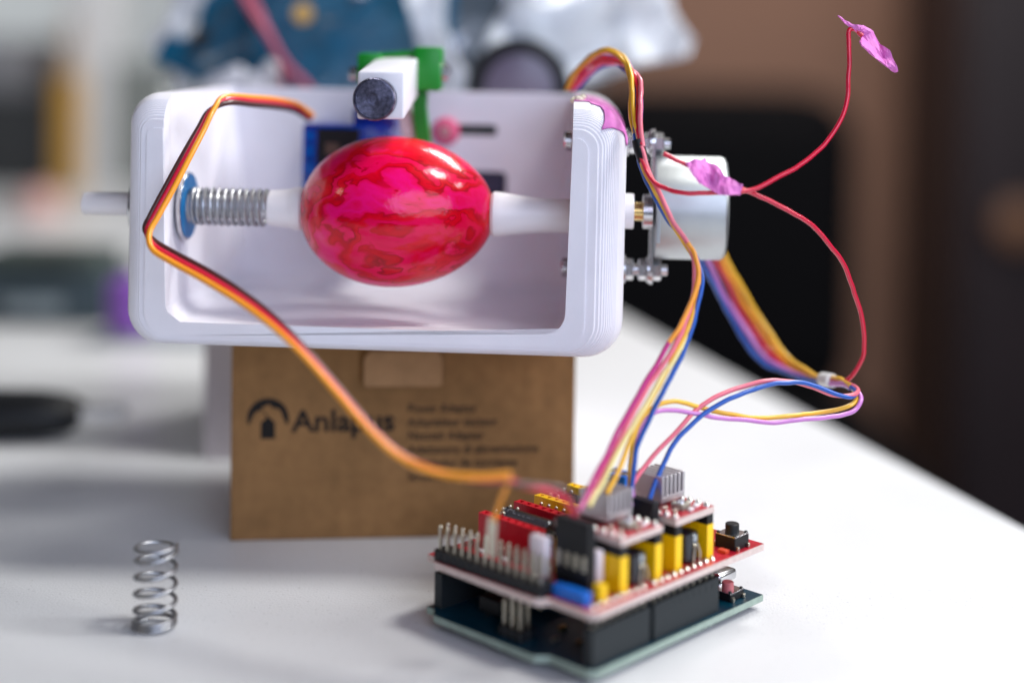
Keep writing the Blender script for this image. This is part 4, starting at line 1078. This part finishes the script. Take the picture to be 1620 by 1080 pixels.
# bag with boards, resting on the white box
FILM = film_material('clear_bag_film', (0.97, 0.98, 0.99), 0.45, 0.035)
MILK = film_material('milky_bag_film', (0.97, 0.98, 0.99), 0.8, 0.85)
YBG = 545.0
bag = thing('plastic_bag', 'crumpled clear plastic bag of circuit boards behind the white machine', 'bag', (at(660, 140, YBG).x, YBG, 94.5))
def bag_sheet(name, material, outline, bulge, seed, side, parent, org):
    """one wall of the bag: outline px points filled as a crumpled sheet"""
    n, m = 46, 22; b = bmesh.new(); grid = []
    for i in range(n+1):
        row = []
        for j in range(m+1):
            s_, t_ = i/n, j/m
            # left and right edge of the bag by height, top wanders
            x = outline(s_, t_)
            e_ = (4*s_*(1-s_))**0.5*(0.35+0.65*min(1, 3*(1-t_)+0.25))
            p = Vector((x[0], side*bulge*e_, x[1]))
            q = Vector((p.x*0.035+seed, p.z*0.04, seed*2))
            rdg = 1-abs(noise.noise(q*1.3))*2
            p.y += side*(noise.noise(q)*6+rdg*3.0)*min(1, 3*s_, 3*(1-s_)); p.x += noise.noise(q*1.7+Vector((5, 1, 2)))*4
            p.z += noise.noise(q*1.5+Vector((2, 7, 1)))*4*min(1, t_*3)
            p.z = max(p.z, 0.3)
            row.append(b.verts.new(p*S))
        grid.append(row)
    for i in range(n):
        for j in range(m): b.faces.new((grid[i][j], grid[i+1][j], grid[i+1][j+1], grid[i][j+1]))
    me = bpy.data.meshes.new(name); b.to_mesh(me); b.free(); me.materials.append(material)
    me.polygons.foreach_set('use_smooth', [True]*len(me.polygons))
    o = bpy.data.objects.new(name, me); col.objects.link(o); o.parent = parent
    return o
bcx = at(660, 140, YBG).x
def bl(px, py): p = at(px, py, YBG); return p.x-bcx, p.z-94.5
xL, zM = bl(245, 112); xLb, _ = bl(330, 150); xR, zR = bl(1000, 70); xRb, _ = bl(905, 150); zt = bl(600, -60)[1]
def outline(s_, t_):
    z = t_*zt
    k = min(1, z/zM)
    l = xLb+(xL-xLb)*k if z < zM else xL+(z-zM)*0.9
    r_ = xRb+(xR-xRb)*min(1, z/zR) if z < zR else xR-(z-zR)*0.2
    return (l+(r_-l)*s_, z)
bag_sheet('front_film', FILM, outline, 24, 1.3, -1, bag, None)
bag_sheet('back_film', FILM, outline, 24, 6.1, 1, bag, None)
# milky corner sticking out to the right, and the white fold
def crumple(name, pts_, thick, material, parent, seed, amp):
    b = bmesh.new(); vs_ = [b.verts.new(Vector(p)) for p in pts_]; b.faces.new(vs_)
    bmesh.ops.triangulate(b, faces=b.faces)
    bmesh.ops.subdivide_edges(b, edges=list(b.edges), cuts=5, use_grid_fill=True); bmesh.ops.triangulate(b, faces=b.faces)
    for v_ in b.verts:
        q = v_.co*0.06+Vector((seed, seed, 0)); v_.co.y += noise.noise(q)*amp+(1-abs(noise.noise(q*1.7))*2)*amp*0.6
        v_.co.z += noise.noise(q*1.3+Vector((3, 3, 3)))*amp*0.25
    bmesh.ops.recalc_face_normals(b, faces=b.faces); bmesh.ops.solidify(b, geom=list(b.faces), thickness=thick)
    for v_ in b.verts: v_.co *= S
    me = bpy.data.meshes.new(name); b.to_mesh(me); b.free(); me.materials.append(material)
    me.polygons.foreach_set('use_smooth', [True]*len(me.polygons))
    o = bpy.data.objects.new(name, me); col.objects.link(o); o.parent = parent; return o
def bq(px, py, dy=0): x, z = bl(px, py); return (x, dy, z)
MILKW = mat('milky_plastic', (0.72, 0.74, 0.77), 0.25, sss=0.2, coat=0.3)
crumple('bag_corner', [bq(850, 160, -8), bq(760, 80, -12), bq(800, 10, -14), bq(830, -60, -10), bq(1050, -60, 4), bq(1072, 20, 6), bq(1102, 66, 8), bq(1092, 88, 8), bq(1010, 104, 4), bq(950, 130, 0)], 0.3, MILKW, bag, 2.2, 10)
crumple('bag_fold', [bq(640, -40, -26), bq(712, -40, -26), bq(708, 40, -27), bq(722, 80, -27), bq(744, 112, -27), bq(738, 150, -26), bq(700, 150, -26), bq(688, 90, -27), bq(664, 60, -27), bq(650, 0, -26)], 0.3, MILKW, bag, 5.2, 4)
crumple('bag_edge', [bq(236, 66, -6), bq(262, 40, -8), bq(300, -40, -10), bq(345, -40, -10), bq(320, 20, -8), bq(285, 70, -6), bq(292, 112, -4), bq(310, 150, -4), bq(282, 150, -4), bq(270, 104, -4)], 0.3, MILKW, bag, 7.7, 4)

def loose_board(px0, py0, w_, h_, dy, rotz, roty, label, parts, colour=None):
    p = at(px0, py0, YBG+dy)
    t = thing('bagged_board', label, 'circuit board', tuple(p), (R(-12), roty, rotz), 'boards inside the clear bag')
    c_ = colour or TEAL_PCB
    bd = MB().box(-w_/2, w_/2, -0.8, 0.8, -h_/2, h_/2).build('board', c_, t)
    random.seed(int(px0))
    for i in range(parts):
        x, z = random.uniform(-w_/2+4, w_/2-4), random.uniform(-h_/2+4, h_/2-4); a, c2 = random.uniform(1.5, 5), random.uniform(1.5, 4)
        MB().rbox(x-a, x+a, -0.8-random.uniform(1, 3), -0.8, z-c2, z+c2, .3).build('component', random.choice((BLACK, STEEL, BLACK, TEAL_PCB)), t)
    return t
BB = mat('deep_blue_mask', (0.0, 0.085, 0.17), 0.5, noise_amt=0.3, noise_scale=120, spec=0.2)
b1 = loose_board(560, 50, 74, 74, -6, R(4), R(3), 'dark teal circuit board in the bag behind the green yoke', 9, BB)
MB().lathe([(3.6, -2.6), (3.6, -0.9)], 20, T(*(-19, 0, 5)) @ AX_Y).build('gold_contact', mat('gold_contact', (0.75, 0.42, 0.08), .4, .3), b1, True)
b2 = loose_board(375, 40, 44, 50, -4, R(-6), R(24), 'blue circuit board tilted in the bag corner', 5, BB)
b3 = loose_board(790, 60, 52, 46, 2, R(2), R(-8), 'dark circuit board in the bag beside the white fold', 8, mat('slate_mask', (0.03, 0.05, 0.07), .35))
# round black lens-like module
rm = thing('round_module', 'round black rimmed disc in the bag behind the white machine wall', 'module', tuple(at(822, 140, YBG-24)), (0, 0, R(-3)))
MB().lathe([(17.4, 3), (18.2, -1), (18.2, -4), (16.4, -5), (14.0, -4.0), (13.4, -2.4)], 56, AX_Y, True).build('rim', BLACK, rm, True)
MB().lathe([(13.6, -2.2), (9, -3.2), (3, -3.6), (0.1, -3.7)], 48, AX_Y, False).build('disc', mat('purple_grey_disc', (0.16, 0.13, 0.19), 0.35, coat=.3), rm, True)
pw = thing('bagged_wire', 'dull red wire pair slanting across the bag', 'wire')
wire('wire', [(372, -30, YBG-30), (400, 20, YBG-31), (436, 76, YBG-31), (462, 110, YBG-30), (500, 155, YBG-29)], 1.35, mat('wire_dull_red', (0.36, 0.05, 0.10), .5), pw)
wire('wire', [(386, -30, YBG-28), (412, 20, YBG-29), (438, 80, YBG-29), (446, 110, YBG-29), (452, 155, YBG-28)], 1.2, MATS['wire_dull_red'], pw)
for i, (a, b_) in enumerate(((372, 116), (404, 124), (430, 108), (338, 128))):
    o = MB().rbox(-4.4, 4.4, -2, 2, -5, 5, 1.6, 3).build('foam_piece', mat('pale_foam', (0.62, 0.62, 0.66), .7), None, True, loc=tuple(at(a, b_+12, YBG-22)), rot=(0.2*i, 0.4*i-0.3, 0.3))
    tag(o, 'small pale foam piece at the bottom of the clear bag', 'foam', 'foam pieces in the bag')

# clutter far left
def crate(name, label, cat, px0, px1, py0, py1, Y, depth, material, group=None, rot=0.0, z0=None):
    """simple far thing measured by its front face; stands on the table"""
    a = at(px0, py1, Y); b_ = at(px1, py0, Y)
    zb = 0.05 if z0 is None else z0
    t = thing(name, label, cat, (a.x, Y, zb), (0, 0, rot), group)
    MB().rbox(0, b_.x-a.x, 0, depth, 0, b_.z-zb, 1.5, 3).build('body', material, t, True)
    return t
GG = mat('slate_green_case', (0.028, 0.046, 0.058), 0.5, noise_amt=0.4, noise_scale=25)
t = crate('tool_case', 'slate grey tool case on the table left of the machine', 'case', -60, 168, 440, 532, 720, 60, GG)
MB().rbox(4, 66, 6, 54, at(0, 440, 720).z-0.1, at(0, 440, 720).z+11, 3).build('case_lid', mat('dark_green_case', (0.04, 0.055, 0.05), .5, noise_amt=.5, noise_scale=30), t, True)
MB().rbox(20, 50, -3, 0.2, 6, 14, 1).build('case_latch', mat('grey_latch', (.2, .24, .26), .4), t, True)
o = MB().lathe([(9, 0), (10.5, 1), (10.5, 22), (8, 25), (3, 27)], 28).build('purple_cap', mat('purple_plastic', (0.22, 0.075, 0.42), .35), None, True, loc=tuple(at(205, 470, 690).xy)+(at(205, 485, 690).z-12,))
tag(o, 'bright purple cap beside the slate tool case behind the machine', 'cap')
o2 = MB().rbox(-16, 40, -14, 14, 0, at(205, 487, 690).z-12, 1.5).build('grey_block', mat('blue_grey_block', (0.25, 0.29, 0.33), .5), None, True, loc=tuple(at(205, 470, 690).xy)+(0.05,))
tag(o2, 'blue grey block under the purple cap on the table', 'block')
o = MB().lathe([(13, 0), (16, 2), (17, 10), (12, 20), (5, 24)], 24).build('pink_ball', mat('pale_pink', (0.62, 0.36, 0.32), .6), None, True, loc=tuple(at(62, 295, 1180).xy)+(0.05,))
tag(o, 'small pale pink lump on the far part of the white table', 'ornament')
t = crate('dark_case', 'dark charcoal case at the far left of the table', 'case', -220, 72, 150, 216, 1400, 160, mat('charcoal_case', (0.025, 0.027, 0.028), .5))
MB().rbox(10, 150, 10, 150, at(0, 150, 1400).z-0.2, at(0, 60, 1400).z, 4).build('case_lid', mat('grey_case_lid', (0.18, 0.18, 0.19), .5), t, True)
t = crate('amber_bottle', 'amber yellow bottle standing beside the dark case on the far table', 'bottle', 88, 122, 120, 216, 1380, 24, mat('amber_plastic', (0.50, 0.27, 0.04), .35))
w_ = at(122, 150, 1380).x-at(88, 150, 1380).x
MB().lathe([(w_*0.42, 0), (w_*0.42, 18), (w_*0.25, 24), (w_*0.25, 60)], 24, T(w_/2, 12, at(0, 122, 1380).z)).build('neck', mat('tan_plastic', (0.46, 0.36, 0.28), .5), t, True)
t = crate('white_carton', 'tall white carton behind the amber bottle at the table end', 'box', 112, 172, -60, 176, 1440, 60, mat('white_carton', (0.66, 0.66, 0.66), .6))
t = crate('grey_carton', 'wide grey carton behind the machine at the table end', 'box', 176, 420, 100, 160, 1450, 50, mat('grey_carton', (0.20, 0.22, 0.21), .6))
# dark things on the right behind the table
t = thing('black_chair', 'black padded chair standing behind the table edge', 'chair', (60, 1850, -740), (0, 0, R(-3)))
BLKF = mat('black_fabric', (0.004, 0.004, 0.005), 0.9, spec=0.1)
MB().rbox(-390, 390, 0, 200, 420, 835, 75, 5).build('backrest', BLKF, t, True)
MB().rbox(-390, 390, -480, -20, 360, 470, 40, 4).build('seat', BLKF, t, True)
for a in (-255, 255):
    for b_ in (-440, 60):
        MB().rbox(a-22, a+22, b_-22, b_+22, 0, 400, 6).build('leg', BLKF, t)
cb_ = thing('dark_cabinet', 'tall dark cabinet at the brown wall', 'cabinet', (690, 2250, -740))
DK = mat('dark_wood', (0.018, 0.011, 0.014), 0.5, noise_amt=.2, noise_scale=6)
MB().rbox(0, 900, 0, 340, 0, 2500, 8).build('carcass', DK, cb_)
MB().rbox(10, 445, -22, -2, 60, 2450, 5).build('door', DK, cb_); MB().rbox(455, 890, -22, -2, 60, 2450, 5).build('door', DK, cb_)
kb = MB().lathe([(20, 0), (34, -18), (34, -40), (15, -50)], 28, T(0, 0, 0) @ AX_Y).build('door_knob', mat('warm_knob', (0.22, 0.11, 0.06), .5), cb_, True)
kp = at(1604, 352, 2226); kb.location = ((kp.x-690)*S, -0.022, (kp.z+740)*S)
